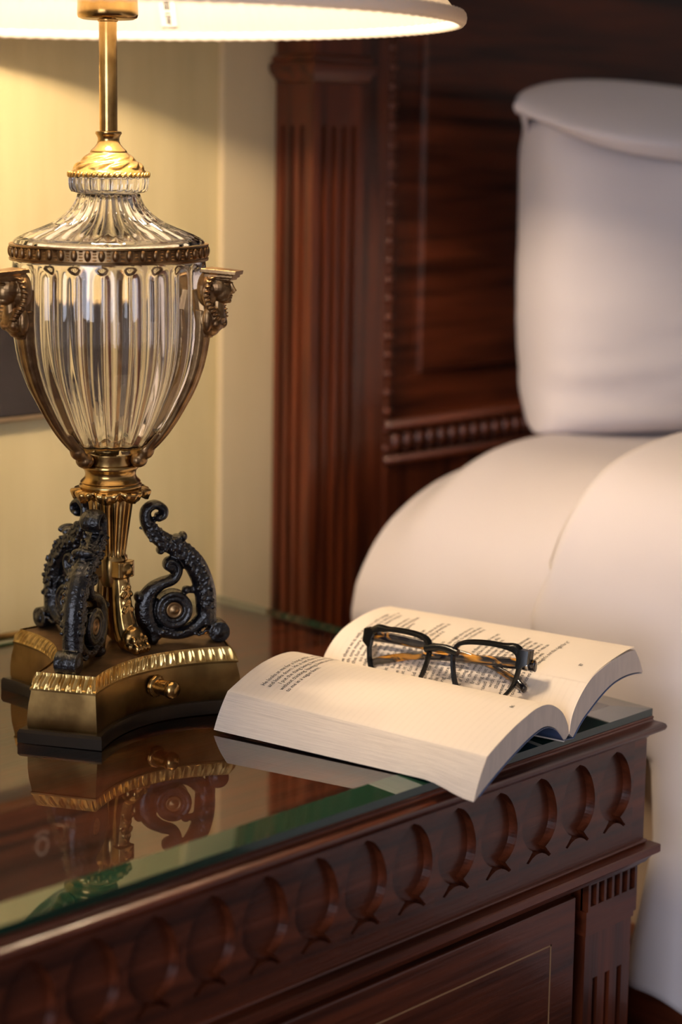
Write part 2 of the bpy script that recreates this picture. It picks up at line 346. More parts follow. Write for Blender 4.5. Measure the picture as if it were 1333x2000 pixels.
def drawer(z0, z1):
    x0, x1, y = -W + .066, -.0655, .005
    d_ = MB().box(x0, x1, y, .02, z0, z1).build('drawer_front', M['wood_x'], ns, smooth=False, bevel=.0012)
    i_ = MB(); e = .0235; t = .0011; a0, a1, b0, b1 = x0 + e, x1 - e, z0 + e, z1 - e
    for q in ((a0, a1, b1 - t, b1), (a0, a1, b0, b0 + t), (a0, a0 + t, b0, b1), (a1 - t, a1, b0, b1)): i_.box(q[0], q[1], y - .0002, y + .0008, q[2], q[3])
    tag(i_.build('inlay_line', M['inlay'], d_, smooth=False), 'thin pale stringing line')
    for kx in (-.45, -.20):
        kn = MB(); kn.lathe([(0, 0), (.006, 0), (.005, .006), (.009, .014), (.010, .019), (.006, .023), (0, .024)], 20)
        kn.v = [(kx + a, y - c, (z0 + z1) / 2 - .03 + b) for a, b, c in kn.v]; kn.build('knob', M['brass'], d_)
drawer(-.270, -.1085); drawer(-.440, -.276); drawer(-.606, -.446)
bb = MB(); rect_loop(bb, -W, 0, 0, DP, [(-.02, FLOOR + .07), (.002, FLOOR + .07), (.005, FLOOR + .062), (.008, FLOOR + .05), (.008, FLOOR), (-.02, FLOOR)]); bb.build('base_moulding', M['wood_x'], ns, sharp=40)

# bevelled sheet of glass on the nightstand
gb, gt = .019, .0060
bz = -.0014
gl = root('glass_top', (-W / 2, DP / 2, -gt), 'clear glass pane with green edges resting on top of the nightstand', 'glass top')
x0, x1, y0, y1 = -W, 0, 0, DP
pl = MB(); pl.add([(x0 + gb, y0 + gb, 0), (x1 - gb, y0 + gb, 0), (x1 - gb, y1 - gb, 0), (x0 + gb, y1 - gb, 0)], [(0, 1, 2, 3)]); pl.build('glass_pane', M['sheet'], gl, smooth=False)
bv = MB(); bv.loft([[(x0, y0, bz), (x1, y0, bz), (x1, y1, bz), (x0, y1, bz)], [(x0 + gb, y0 + gb, 0), (x1 - gb, y0 + gb, 0), (x1 - gb, y1 - gb, 0), (x0 + gb, y1 - gb, 0)]], False); tag(bv.build('bevel', M['bevel'], gl, smooth=False), 'green tinted bevel')
eg = MB(); eg.loft([[(x0, y0, -gt), (x1, y0, -gt), (x1, y1, -gt), (x0, y1, -gt)], [(x0, y0, bz), (x1, y0, bz), (x1, y1, bz), (x0, y1, bz)]], False); tag(eg.build('glass_edge', M['glass_edge'], gl, smooth=False), 'dark green polished edge')

# ------------------------------------------------------------------ table lamp (built round its own axis)
LX, LY = -.252, .2235
lamp = root('table_lamp', (LX, LY, 0), 'crystal urn table lamp with brass base, black scroll feet and lit white shade', 'lamp'); ROOTINV[lamp.name] = Matrix.Identity(4)
def outline(dist, hw, side_min, n_side=26):
    # three truncated corners joined by concave sides
    pts = []
    for k in range(3):
        a = radians(209 + 120 * k); e = Vector((cos(a), sin(a))); t_ = Vector((-sin(a), cos(a)))
        a2 = a + radians(120); e2 = Vector((cos(a2), sin(a2))); t2 = Vector((-sin(a2), cos(a2)))
        p0 = e * dist - t_ * hw; p1 = e * dist + t_ * hw; q = e2 * dist - t2 * hw
        for j in range(5): pts.append((p0 + (p1 - p0) * (j / 4)))
        am = a + radians(60); em = Vector((cos(am), sin(am))); tm_ = Vector((-sin(am), cos(am)))
        o0 = p1.dot(em); l0 = p1.dot(tm_)
        for j in range(1, n_side): lat = l0 * (1 - 2 * j / n_side); u = lat / l0; pts.append(em * (side_min + (o0 - side_min) * (abs(u) ** 2.0)) + tm_ * lat)
    return pts
def base_loft(levels):
    mb = MB(); mb.loft([[(p.x, p.y, z) for p in outline(d, h, s_)] for d, h, s_, z in levels]); return mb
base_loft([(.080, .0262, .0405, 0), (.080, .0262, .0405, .0062), (.0788, .0254, .0395, .0078)]).build('plinth', M['plinth'], lamp, sharp=35)
body = base_loft([(.0755, .0215, .0365, .0076), (.0760, .0217, .037, .0095), (.0762, .0216, .0372, .0150), (.0756, .0210, .0368, .0220), (.0742, .0202, .036, .0280), (.0738, .0200, .0357, .0300), (.0748, .0205, .0362, .0304), (.0748, .0205, .0362, .0312)]).build('base_body', M['brass_satin'], lamp, sharp=35)
# gilded gallery of running leaves on the slope
go_, gi_ = outline(.0742, .0202, .0358), outline(.0690, .0182, .0330)
per = [0]
for i in range(len(go_)): per.append(per[-1] + (go_[(i + 1) % len(go_)] - go_[i]).length)
NT = 1500; tot = per[-1]; cell = tot / round(tot / .0066)
def gal(u, v):
    d = u * tot; i = 0
    lo, hi = 0, len(go_)
    while hi - lo > 1:
        mid = (lo + hi) // 2
        if per[mid] <= d: lo = mid
        else: hi = mid
    i = lo; k = (d - per[i]) / (per[i + 1] - per[i]); j = (i + 1) % len(go_)
    a = go_[i].lerp(go_[j], k); b = gi_[i].lerp(gi_[j], k); p = a.lerp(b, v); nrm = (a - b).normalized()
    x = (d / cell) % 1.0; y = v
    # leaf: two slanted ridges curling over in every cell
    s1 = exp(-((x - .28 - .42 * y) / .10) ** 2); s2 = exp(-((x - .72 - .30 * y * y) / .08) ** 2) + exp(-((x + .28 - .30 * y * y) / .08) ** 2)
    s3 = exp(-(((x - .52) / .14) ** 2 + ((y - .30) / .20) ** 2)); e_ = sin(pi * min(1, max(0, v))) ** .5
    lip = .55 * exp(-((v - .04) / .05) ** 2) + .55 * exp(-((v - .97) / .05) ** 2)
    h = .0019 * max(e_ * max(s1, s2, s3), lip)
    z = .0310 + .0085 * v
    return (p.x + nrm.x * h * .75, p.y + nrm.y * h * .75, z + h * .6)
MB().grid(gal, NT, 15, True).build('gallery', M['gold_relief'], body)
tpl = MB(); tpl.loft([[(p.x, p.y, z) for p in outline(d, h, s_)] for d, h, s_, z in ((.0740, .02, .0355, .0305), (.0692, .0183, .0331, .0388), (.0675, .0174, .0322, .0392))]); tpl.build('top_plate', M['bronze_top'], lamp, sharp=30)
# switch knob on the front concave side
kd = Vector((cos(radians(270)), sin(radians(270)), 0)); kp = Vector((.0030, -.0372, .0215))
kn = MB(); kn.lathe([(.0062, 0), (.0066, .0003), (.0066, .0022), (.0060, .0028), (.0046, .0032), (.0046, .0100), (.0044, .0112), (.0054, .0120), (.0056, .0140), (.0050, .0160), (.0036, .0174), (.0018, .0181), (.0001, .0183)], 44, lambda r, z, a: (r * (1 + (.03 * (1 if int(a * 22 / pi) % 2 else -1) if z < .003 else 0)), z))
qrot = Vector((0, 0, 1)).rotation_difference(Vector((.12, -1, .0))).to_matrix()
kn.v = [tuple(kp + qrot @ Vector(v)) for v in kn.v]; tag(kn.build('switch_knob', M['brass'], body, sharp=50), 'ribbed brass switch knob')

# black scroll feet, traced from the side: (radius, height)
def foot_mesh():
    mb = MB(); DEP = .0062
    P = lambda r, z: (r, 0, z)
    def stroke(pts, ws, dep=DEP, k=5):
        c = catmull([P(*p) for p in pts], k); m_ = len(pts) - 1
        wsx = [lerp_table([(i, w_) for i, w_ in enumerate(ws)], q / k) for q in range(len(c))]
        mb.tube(c, [w_ * 1.14 + .0003 for w_ in wsx], 14, (0, 1, 0), lambda i: dep * 1.05)
    stroke([(.0292, .1179), (.0322, .1193), (.0321, .1232), (.0264, .1259), (.0213, .1220), (.0220, .1146), (.0269, .1073), (.034, .1019), (.0431, .0965), (.0508, .0885), (.0554, .0795), (.058, .0696), (.0586, .0603), (.0587, .050)],
           [.0020, .0019, .0020, .0023, .0028, .0034, .0040, .0045, .0050, .0056, .0056, .0057, .0055, .0050])
    mb.ball((.0292, 0, .1182), (.0030, .0068, .0030))
    mb.ball((.0441, 0, .1057), (.0026, .0070, .0030)); mb.ball((.0405, 0, .1045), (.0034, .0066, .0028)); mb.ball((.0300, 0, .0973), (.0026, .0066, .0024))
    mb.tube([(.0659, -.0068, .0456), (.0659, .0068, .0456)], .0066, 20); mb.ball((.0659, 0, .0456), (.0068, .0080, .0068), 20, 12)
    mb.tube([(.060, 0, .050), (.0655, 0, .0475)], [.004, .003], 10)
    stroke([(.0361, .0862), (.0338, .0880), (.0352, .0906), (.0392, .0898), (.0412, .0853), (.0381, .0793), (.0305, .0765), (.024, .0717), (.0209, .0636), (.0215, .0553), (.0245, .048), (.0255, .0418)],
           [.0020, .0020, .0021, .0022, .0024, .0028, .0032, .0042, .0056, .0056, .0050, .0040], .0056)
    mb.ball((.0366, 0, .0866), (.0034, .0052, .0034))
    mb.ball((.0169, 0, .0689), (.0034, .0060, .0034)); mb.tube([(.0169, 0, .0690), (.0215, 0, .066)], [.0030, .0035], 10)
    # the great disc with raised rings
    disc = MB(); disc.lathe([(0, -.0050), (.0112, -.0050), (.0112, .0050), (0, .0050)], 40)
    for rr, tt in ((.0098, .0018), (.0068, .0015)):
        for sgn in (-1, 1):
            disc.lathe([(rr + tt * cos(q * pi / 4), sgn * .0050 + tt * sin(q * pi / 4)) for q in range(8)], 40, close=True)
    mb.add([(.0379 + x, z, .0607 + y) for x, y, z in disc.v], disc.f)
    stroke([(.024, .049), (.0342, .0462), (.0423, .0452), (.0505, .0480), (.0575, .0545)], [.0036, .0034, .0032, .0036, .0040], .0060)
    mb.ball((.0250, 0, .0424), (.0042, .0066, .0040)); mb.ball((.0463, 0, .0720), (.0030, .0045, .0026)); mb.tube([(.046, 0, .072), (.054, 0, .0715)], .0024, 8)
    # acanthus scales along the stem
    path = catmull([P(*p) for p in [(.0220, .1146), (.0269, .1073), (.034, .1019), (.0431, .0965), (.0508, .0885), (.0554, .0795), (.058, .0696), (.0586, .0603)]], 7)
    for i in range(2, len(path) - 1):
        t_ = (path[i + 1] - path[i - 1]).normalized(); s_ = Vector((t_.z, 0, -t_.x))
        for sgn in (-1, 1):
            for q in (-.0030, .0, .0030):
                if (i + int(q * 1000)) % 2 == 0: mb.ball(path[i] + s_ * (q + random.uniform(-.0012, .0012)) + t_ * random.uniform(-.001, .001) + Vector((0, sgn * .0060, 0)), (random.uniform(.0009, .0020), .0012, random.uniform(.0009, .0018)), 8, 5)
        if i % 2 == 0: mb.ball(path[i] + s_ * -(.0030 + .0022 * min(1, i / 22)), (.0016, .0030, .0016), 8, 5)
    for q in range(14):
        a_ = .0030 + q * .0022; mb.ball((.026 + a_, (-1) ** q * .0052, .0462 + .0016 * sin(q)), (.0014, .0016, .0011), 8, 5); mb.ball((.026 + a_, -(-1) ** q * .0052, .0462 + .0016 * sin(q)), (.0014, .0016, .0011), 8, 5)
    return remesh(mb, 'scroll_foot', M['black'], .00055, 2)
FOOT = foot_mesh(); lowest = min(v.co.z for v in FOOT.vertices)
med = MB()
for sgn in (-1, 1):
    mm = MB(); mm.lathe([(.0050, 0), (.0050, .0007), (.0044, .0011), (.0038, .0006), (.0026, .0005), (.0018, .0012), (.0008, .0015), (.00005, .0016)], 28)
    med.add([(.0379 + x, sgn * (.0050 + z), .0607 + y) for x, y, z in mm.v], mm.f if sgn < 0 else [f[::-1] for f in mm.f])
MED = med.mesh('medallion', M['bronze'])
for k, ang in enumerate((329, 209, 89)):
    f_ = link('scroll_foot', FOOT, lamp); f_.rotation_euler.z = radians(ang); f_.location.z = .0388 - lowest
    md = link('medallion', MED, f_); tag(md, 'round bronze rosette')

# central brass column on paw legs
def paw_mesh():
    mb = MB()
    pth = catmull([(.0060, 0, .0920), (.0070, 0, .0850), (.0080, 0, .0780), (.0086, 0, .0690), (.0100, 0, .0600), (.0122, 0, .0520), (.0150, 0, .0462), (.0172, 0, .0435)], 4)
    mb.tube(pth, [lerp_table([(0, .0062), (6, .0060), (12, .0062), (18, .0072), (24, .0080), (30, .0064)], i) for i in range(len(pth))], 14, (0, 1, 0), 1.0)
    mb.ball((.0185, 0, .0470), (.0070, .0078, .0082)); mb.ball((.0205, 0, .0432), (.0074, .0078, .0046))
    for q in (-1.5, -.5, .5, 1.5): mb.ball((.0250, q * .0030, .0422), (.0040, .0019, .0034)); mb.ball((.0225, q * .0031, .0470), (.0040, .0017, .0026))
    mb.loft([[(.002, -.0066, z), (.0135, -.0066, z), (.0150, -.0040, z), (.0150, .0040, z), (.0135, .0066, z), (.002, .0066, z)] for z in (.0838, .0935)]); mb.ball((.0135, 0, .0885), (.0032, .0052, .0042))
    for q in range(9):
        t_ = pth[8 + 2 * q]; r_ = .0076
        for sgn in (-1, 1): mb.ball((t_.x + r_ * .75, sgn * (.0014 + .0014 * (q % 2)), t_.z), (.0011, .0016, .0026), 8, 5, rot=Matrix.Rotation(sgn * .7, 3, 'X'))
    return remesh(mb, 'paw_leg', M['brass'], .00055, 2)
PAW = paw_mesh(); lowest = min(v.co.z for v in PAW.vertices)
for ang in (275, 155, 35):
    p_ = link('paw_leg', PAW, lamp); p_.rotation_euler.z = radians(ang); p_.location.z = .0390 - lowest
def flute(nf, amp): return lambda r, z, a: (r * (1 + amp * (abs(sin(nf * a / 2)) - .6)), z)
col = MB(); col.lathe([(.0001, .078), (.0085, .078), (.0098, .081), (.0100, .0945), (.0090, .0965)] + [(.0086 + (.0132 - .0086) * q / 9, .0972 + .0335 * q / 9) for q in range(10)] + [(.0130, .1335), (.0001, .1345)], 160, lambda r, z, a: (r * (1 + (.14 * (abs(sin(7 * a)) - .7) if .0969 < z < .1325 else 0)), z))
col.build('column', M['brass'], lamp, sharp=60)
pc = MB()
def petal(r, z, a):
    w_ = abs(cos(4 * a)); k = smooth_ramp((r - .013) / .010)
    return (r * (1 - .10 * k * (1 - w_) ** 1.0) + 0.0006 * k * cos(24 * a), z - .0052 * k * max(0, .35 * w_ ** .5 if z > .1362 else w_ ** .6))
pc.lathe([(.0120, .1300), (.0150, .1332), (.0185, .1352), (.0222, .1358), (.0238, .1366), (.0240, .1376), (.0234, .1386), (.0190, .1388), (.0120, .1390)], 192, petal)
pc.build('petal_collar', M['brass'], lamp)
MB().lathe([(.0100, .1375), (.0182, .1377), (.0190, .1388), (.0188, .1402), (.0178, .1410), (.0182, .1418), (.0174, .1428), (.0160, .1440), (.0153, .1455), (.0153, .1470), (.0158, .1488), (.0168, .1498), (.0171, .1510), (.0166, .1522), (.0148, .1526), (.0147, .1560), (.0151, .1580), (.0150, .1592), (.0100, .1594)], 72).build('urn_socket', M['brass'], lamp, sharp=50)
# crystal urn: lobed outside, smooth hollow inside
UR = [(.1586, .0140), (.1605, .0205), (.1640, .0255), (.1685, .0298), (.1732, .0338), (.1800, .0385), (.1873, .0428), (.1930, .0458), (.1984, .0487), (.2060, .0519), (.2140, .0545), (.2220, .0562), (.2300, .0573), (.2400, .0579), (.2500, .0580), (.2600, .0579), (.2700, .0575), (.2755, .0570)]
def urn_r(z): return lerp_table(UR, z)
prof = [(q.y, q.x) for q in catmull([(z, r, 0) for z, r in UR], 3)]
inner = [(max(.004, r - .0050), max(z, .166)) for r, z in reversed(prof) if z > .165]
NL = 22
def lobed(r, z, a):
    if r < .001: return (r, z)
    k = smooth_ramp((.2745 - z) / .006) * smooth_ramp((z - .160) / .012); return (r * (1 - .058 * k * (1 - abs(sin(NL * a / 2 + .4)) ** .9)), z)
n_out = len(prof)
ur = MB(); allp = [(.0002, .1586)] + prof + [(inner[0][0], .2755)] + inner + [(.0002, .166)]
cnt = [0]
def ur_fn(u, v):
    k = int(round(v * (len(allp) - 1))); r, z = allp[k]; a = 2 * pi * u
    if 1 <= k <= n_out: r, z = lobed(r, z, a)
    return (r * cos(a), r * sin(a), z)
ur.grid(ur_fn, NL * 10, len(allp), True).build('crystal_urn', M['crystal'], lamp)
# fluted crystal lid and collar
LID = [(.0562, .2846), (.0566, .2858), (.0556, .2872), (.0538, .2882), (.0500, .2902), (.0450, .2922), (.0393, .2944), (.0342, .2966), (.0300, .2990), (.0262, .3018), (.0232, .3045), (.0210, .3075), (.0195, .3105), (.0184, .3138)]
lo_ = LID + [(.0140, .3140)] + [(max(.0140, r - .0042), z - .0012) for r, z in reversed(LID[2:-1])] + [(.0515, .2846)]
ld = MB(); ld.lathe(lo_, 320, lambda r, z, a: (r * (1 - .10 * smooth_ramp((z - .2872) / .004) * (1 - abs(sin(16 * a)))) if (r, z) in LID else r, z), close=True)
ld.build('crystal_lid', M['crystal'], lamp)
ring = MB(); ring.lathe([(.0002, .3142), (.0180, .3142), (.0222, .3152), (.0234, .3172), (.0238, .3200), (.0238, .3226), (.0230, .3240), (.0002, .3240)], 224, lambda r, z, a: (r * (1 - (.07 if r > .022 else 0) * (1 - abs(sin(14 * a)))), z))
ring.build('crystal_collar', M['crystal_lid'], lamp)
# bronze egg-and-dart band round the urn's rim
band = MB(); band.lathe([(.0555, .2752), (.0588, .2752), (.0590, .2764), (.0580, .2768), (.0578, .2832), (.0590, .2838), (.0588, .2848), (.0555, .2848)], 96)
for k in range(46):
    a = 2 * pi * k / 46; rr = Matrix.Rotation(a, 3, 'Z')
    a2 = a + pi / 46; rr2 = Matrix.Rotation(a2, 3, 'Z')
    for zz in (.2778, .2796, .2814, .2828): band.ball(rr2 @ Vector((.0578, 0, zz)), (.0009, .0015, .0005), 6, 4, rot=rr2)
band_o = band.build('bead_band', M['bronze'], lamp, sharp=50)
BEAD = MB().ball((.0580, 0, .2804), (.0017, .0020, .0034), 10, 7).mesh('bead', M['bronze'])
for k in range(46): link('bead', BEAD, band_o).rotation_euler.z = 2 * pi * k / 46
# gilt dome, rope ring, collar, stem, socket cup
dome = MB()
def domef(u, v):
    a = 2 * pi * u; r = .0222 - .0112 * v ** 1.25; z = .3258 + .0122 * v
    h = .0011 * max(0, sin(5 * a + 5 * sin(pi * v * 1.6)) * cos(5 * a - 7 * v)) ** .5 * sin(pi * min(1, v * 1.05)) if sin(5 * a + 5 * sin(pi * v * 1.6)) * cos(5 * a - 7 * v) > 0 else 0
    return ((r + h) * cos(a), (r + h) * sin(a), z + h * .6)
dome.grid(domef, 200, 26, True); dome.lathe([(.018, .3240), (.0232, .3240), (.0236, .3250), (.0226, .3262), (.021, .3264)], 64)
for k in range(44):
    a = 2 * pi * k / 44; rr = Matrix.Rotation(a, 3, 'Z') @ Matrix.Rotation(.75, 3, 'X'); dome.ball(Matrix.Rotation(a, 3, 'Z') @ Vector((.0236, 0, .3252)), (.0010, .0024, .0010), 8, 5, rot=rr)
tag(dome.build('leafy_dome', M['gold_relief'], lamp), 'gilt dome of scrolling leaves')
MB().lathe([(.006, .3376), (.0108, .3376), (.0110, .3384), (.0104, .3394), (.0086, .3410), (.0070, .3430), (.0063, .3450), (.0064, .3466), (.0072, .3482), (.0078, .3490), (.0076, .3502), (.0058, .3506), (.005, .3506)], 48).build('stem_collar', M['brass'], lamp, sharp=60)
MB().lathe([(.0053, .349), (.0053, .4135), (.0060, .4140), (.0060, .4152), (.004, .4154)], 40).build('stem', M['brass'], lamp, sharp=50)
MB().lathe([(.004, .4148), (.0150, .4150), (.0172, .4160), (.0178, .4176), (.0177, .4210), (.0172, .4330), (.0166, .4450), (.0140, .4462), (.004, .4464)], 56).build('socket_cup', M['brass'], lamp, sharp=50)

# bronze handles: strap following the urn, Egyptian bust above, leaf clump below
def handle_mesh():
    mb = MB(); rings = []
    for q in range(25):
        z = .1600 + (.2480 - .1600) * q / 24; r0 = urn_r(z) + .0003; k = q / 24
        th_ = .0030 + .0040 * k; hw = .0034 + .0032 * k
        dr = (urn_r(z + .001) - urn_r(z - .001)) / .002; nr_ = Vector((1, 0, -dr)).normalized()
        rg = []
        for (a, b) in ((0, -1), (.55, -1), (.85, -.8), (1, -.45), (.86, -.25), (.86, .25), (1, .45), (.85, .8), (.55, 1), (0, 1)):
            rg.append((r0 + nr_.x * th_ * a, hw * b, z + nr_.z * th_ * a))
        rings.append(rg)
    mb.loft(rings)
    for q in range(16):
        z = .1560 + q * .0011; r0 = .0165 + (q * .0011) * .72
        for s_ in (-1, 0, 1): mb.ball((r0 + .0035 + .001 * (s_ == 0), s_ * .0030, z), (.0029, .0024, .0015), 8, 6, rot=Matrix.Rotation(s_ * .5, 3, 'X'))
    mb.ball((.0190, 0, .1560), (.0050, .0066, .0048)); mb.ball((.0240, 0, .1625), (.0046, .0056, .0058))
    return remesh(mb, 'handle', M['bronze'], .0005, 2)
def bust_mesh():
    mb = MB()
    mb.ball((.0700, 0, .2615), (.0085, .0072, .0082), 20, 14)                                  # skull
    mb.ball((.0722, 0, .2592), (.0070, .0056, .0078), 24, 16)                                  # face
    mb.ball((.0742, 0, .2546), (.0042, .0040, .0030), 16, 10); mb.ball((.0772, 0, .2534), (.0014, .0016, .0013))
    mb.tube([(.0784, 0, .2642), (.0796, 0, .2615), (.0810, 0, .2590)], [.0007, .0009, .0012], 8); mb.ball((.0796, 0, .2585), (.0012, .0017, .0008))
    for s_ in (-1, 1):
        mb.ball((.0772, s_ * .0026, .2638), (.0012, .0022, .0006)); mb.ball((.0766, s_ * .0026, .2617), (.0012, .0015, .0007))
        mb.ball((.0690, s_ * .0068, .2605), (.0016, .0012, .0026))
    mb.ball((.0784, 0, .2564), (.0010, .0018, .0005)); mb.ball((.0782, 0, .2553), (.0009, .0015, .0006))
    mb.tube([(.0705, 0, .2560), (.0695, 0, .2450)], [.0036, .0046], 14)
    # headdress
    mb.ball((.0650, 0, .2600), (.0072, .0100, .0118), 20, 14)
    for s_ in (-1, 1):
        pth = catmull([(.0690, s_ * .0080, .2668), (.0668, s_ * .0096, .2600), (.0672, s_ * .0090, .2530), (.0700, s_ * .0070, .2475), (.0716, s_ * .0046, .2425)], 8)
        mb.tube(pth, .0022, 12)
        for i, p_ in enumerate(pth):
            if i % 3 == 0: mb.ball(p_ + Vector((.0010, s_ * .0006, 0)), (.0022, .0026, .0007), 10, 6, rot=Matrix.Rotation(-.35, 3, 'Y'))
    # flat crown slanting forward, with a band under it
    def slab(z0, z1, x0, x1, w0, w1, tz):
        b = [(x0, -w0, z0 + .0010), (x1, -w1, z0 + tz), (x1, w1, z0 + tz), (x0, w0, z0 + .0010)]; t = [(x0 + .001, -w0, z1 + .0010), (x1 + .0006, -w1, z1 + tz), (x1 + .0006, w1, z1 + tz), (x0 + .001, w0, z1 + .0010)]
        mb.loft([b, t])
    slab(.2690, .2714, .0620, .0832, .0086, .0060, -.0004); slab(.2668, .2692, .0640, .0815, .0078, .0056, 0); slab(.2652, .2663, .0650, .0797, .0076, .0052, .0002)
    # bust
    mb.ball((.0680, 0, .2430), (.0062, .0090, .0085), 18, 12)
    for s_ in (-1, 1): mb.ball((.0708, s_ * .0040, .2402), (.0034, .0036, .0036)); mb.ball((.0668, s_ * .0082, .2425), (.0030, .0026, .0070))
    for q in range(13):
        a = -1.25 + 2.5 * q / 12; mb.ball((.0690 + .0046 * cos(a), .0062 * sin(a), .2462 - .0030 * cos(a)), .0009, 8, 6)
        mb.ball((.0690 + .0052 * cos(a), .0074 * sin(a), .2438 - .0048 * cos(a)), .0009, 8, 6)
    mb.tube([(.0590, 0, .2600), (.0610, 0, .2480), (.0625, 0, .2400), (.0615, 0, .2320)], [.0055, .0062, .0064, .0050], 14)
    mb.ball((.0655, 0, .2368), (.0052, .0066, .0046))
    return remesh(mb, 'bust', M['bronze'], .00030, 1)
HAND, BUST = handle_mesh(), bust_mesh()
for ang in (-65.0, 178.0, 56.0):
    h_ = link('handle', HAND, lamp); h_.rotation_euler.z = radians(ang)
    tag(link('bust', BUST, h_), 'bronze head with striped headdress and flat crown')

# shade, bulb
RIMZ, RR = .4155, .2065
def shade_r(z): return RR - (z - RIMZ) * .78
NP = 150
def shade_fn(inner_):
    def fn(u, v):
        a = 2 * pi * u; z = RIMZ + .175 * v; r = shade_r(z) + (.0007 * cos(NP * a)) - (.0012 if inner_ else 0)
        return (r * cos(a), r * sin(a), z)
    return fn
sh = MB(); sh.grid(shade_fn(False), NP * 4, 10, True); shade = sh.build('shade', M['shade'], lamp)
tag(shade, 'pleated white fabric lampshade')
rb = MB()
rb.lathe([(RR + .0026 * cos(q * pi / 5), RIMZ + .0012 + .0044 * sin(q * pi / 5)) for q in range(10)], 300, lambda r, z, a: (r + .0004 * cos(150 * a), z + .0003 * cos(150 * a)), close=True)
tr = shade_r(RIMZ + .175); rb.lathe([(tr + .002 * cos(q * pi / 4), RIMZ + .175 + .003 * sin(q * pi / 4)) for q in range(8)], 96, close=True)
rb.build('rim_binding', M['shade'], shade)
hp = MB()
for k in range(3):
    a = 2 * pi * k / 3 + .5; hp.tube([(.012 * cos(a), .012 * sin(a), .575), (tr * cos(a), tr * sin(a), RIMZ + .173)], .0012, 6)
hp.tube([(0, 0, .570), (0, 0, .580)], .013, 14); hp.build('shade_carrier', M['brass'], lamp)
MB().tube([(0, 0, .445), (0, 0, .475)], .011, 14).build('bulb_holder', M['brass'], lamp)
bl = MB(); bl.lathe([(.0105, .470), (.012, .478), (.018, .492), (.026, .506), (.029, .520), (.027, .534), (.018, .545), (.0002, .549)], 32); bl.build('bulb', M['bulb'], lamp)
pd = bpy.data.lights.new('lamp_bulb_offscreen', 'POINT'); pd.energy = 46; pd.color = (1, .76, .50); pd.shadow_soft_size = .032
po = bpy.data.objects.new('lamp_bulb_offscreen', pd); COL.objects.link(po); po.parent = lamp; po.location = (0, 0, .512)
# rating label inside the back of the shade
def text_mesh(body, size, bold=0):
    cu = bpy.data.curves.new('txt', 'FONT'); cu.body = body; cu.size = size; cu.resolution_u = 2; cu.offset = bold
    o_ = bpy.data.objects.new('txt', cu); COL.objects.link(o_); dg = bpy.context.evaluated_depsgraph_get(); me = bpy.data.meshes.new_from_object(o_.evaluated_get(dg))
    vs_ = [v.co.copy() for v in me.vertices]; fs = [tuple(p_.vertices) for p_ in me.polygons]
    bpy.data.objects.remove(o_); bpy.data.curves.remove(cu); bpy.data.meshes.remove(me)
    return vs_, fs
la = radians(39.0)
def on_shade(s_, d_, off):   # s_ sideways, d_ distance up the slope from the rim
    z = RIMZ + .0055 + d_ * .80; r = shade_r(z) - .0015 - off; a = la - s_ / r
    return (r * cos(a), r * sin(a), z)
lb = MB(); lb.grid(lambda u, v: on_shade(-.0055 + .011 * u, .001 + .060 * v, .0003), 5, 4); lb_o = lb.build('rating_label', M['label'], shade)
tv, tf = text_mesh('7 or ESE 13W', .0050, .00016); wmax = max(v.x for v in tv)
MB_t = MB(); MB_t.add([on_shade(v.y - .002, .0025 + (wmax - v.x), .0006) for v in tv], tf); MB_t.build('label_print', M['ink_label'], lb_o, smooth=False)
# flex leaving the base at the back
cd = MB(); cd.tube(catmull([(.020, .070, .0040), (.045, .120, .0030), (.066, .160, .0028), (.055, .1765, .0028), (-.02, .1775, .0028), (-.12, .177, .0028), (-.28, .178, .0028)], 8), .0026, 10); tag(cd.build('power_cord', M['brass_satin'], lamp), 'gold coloured flex')
lamp.rotation_euler = (-.0032, -.0031, 0); lamp.location.z = .0004

# ------------------------------------------------------------------ book
TH = radians(101); BC = Vector((-.098, -.009, 0)); BD = Vector((cos(TH), sin(TH), 0)); BN = Vector((sin(TH), -cos(TH), 0)); BL = .178
book = root('book', (BC.x - .02, BC.y + .09, 0), 'thick open paperback lying face up across the nightstand corner', 'book')
def bp3(t, s_, z): v = BC + BD * t + BN * s_; return Vector((v.x, v.y, z))
LTF = [(.0016, .0045), (-.0005, .0110), (-.0086, .0205), (-.0240, .0284), (-.0395, .0301), (-.0540, .0282), (-.0700, .0250), (-.0850, .0208), (-.0973, .0166)]
LTB = [(.0016, .0060), (-.0005, .0140), (-.0086, .0245), (-.0240, .0310), (-.0395, .0331), (-.0561, .0324), (-.0680, .0304), (-.0800, .0272), (-.0951, .0222)]
LLF = [(-.0045, .0010), (-.0085, .0054), (-.0180, .0130), (-.0310, .0168), (-.0480, .0150), (-.0640, .0110), (-.0800, .0062), (-.0950, .0010), (-.1110, -.0052)]
LLB = [(-.0045, .0010), (-.0085, .0060), (-.0180, .0130), (-.0310, .0165), (-.0480, .0150), (-.0640, .0120), (-.0800, .0082), (-.0950, .0046), (-.1085, .0018)]
RTF = [(.0020, .0045), (.0055, .0150), (.0149, .0241), (.0286, .0315), (.0450, .0350), (.0620, .0366), (.0793, .0370), (.0900, .0362)]
RTB = [(.0020, .0060), (.0050, .0175), (.0140, .0272), (.0280, .0345), (.0450, .0382), (.0600, .0394), (.0740, .0390), (.0860, .0370)]
RLF = [(.0070, .0010), (.0180, .0086), (.0300, .0136), (.0440, .0186), (.0590, .0220), (.0740, .0228), (.0880, .0218), (.1030, .0192)]
RLB = [(.0070, .0010), (.0170, .0100), (.0290, .0160), (.0430, .0210), (.0580, .0245), (.0720, .0255), (.0850, .0245), (.0990, .0215)]
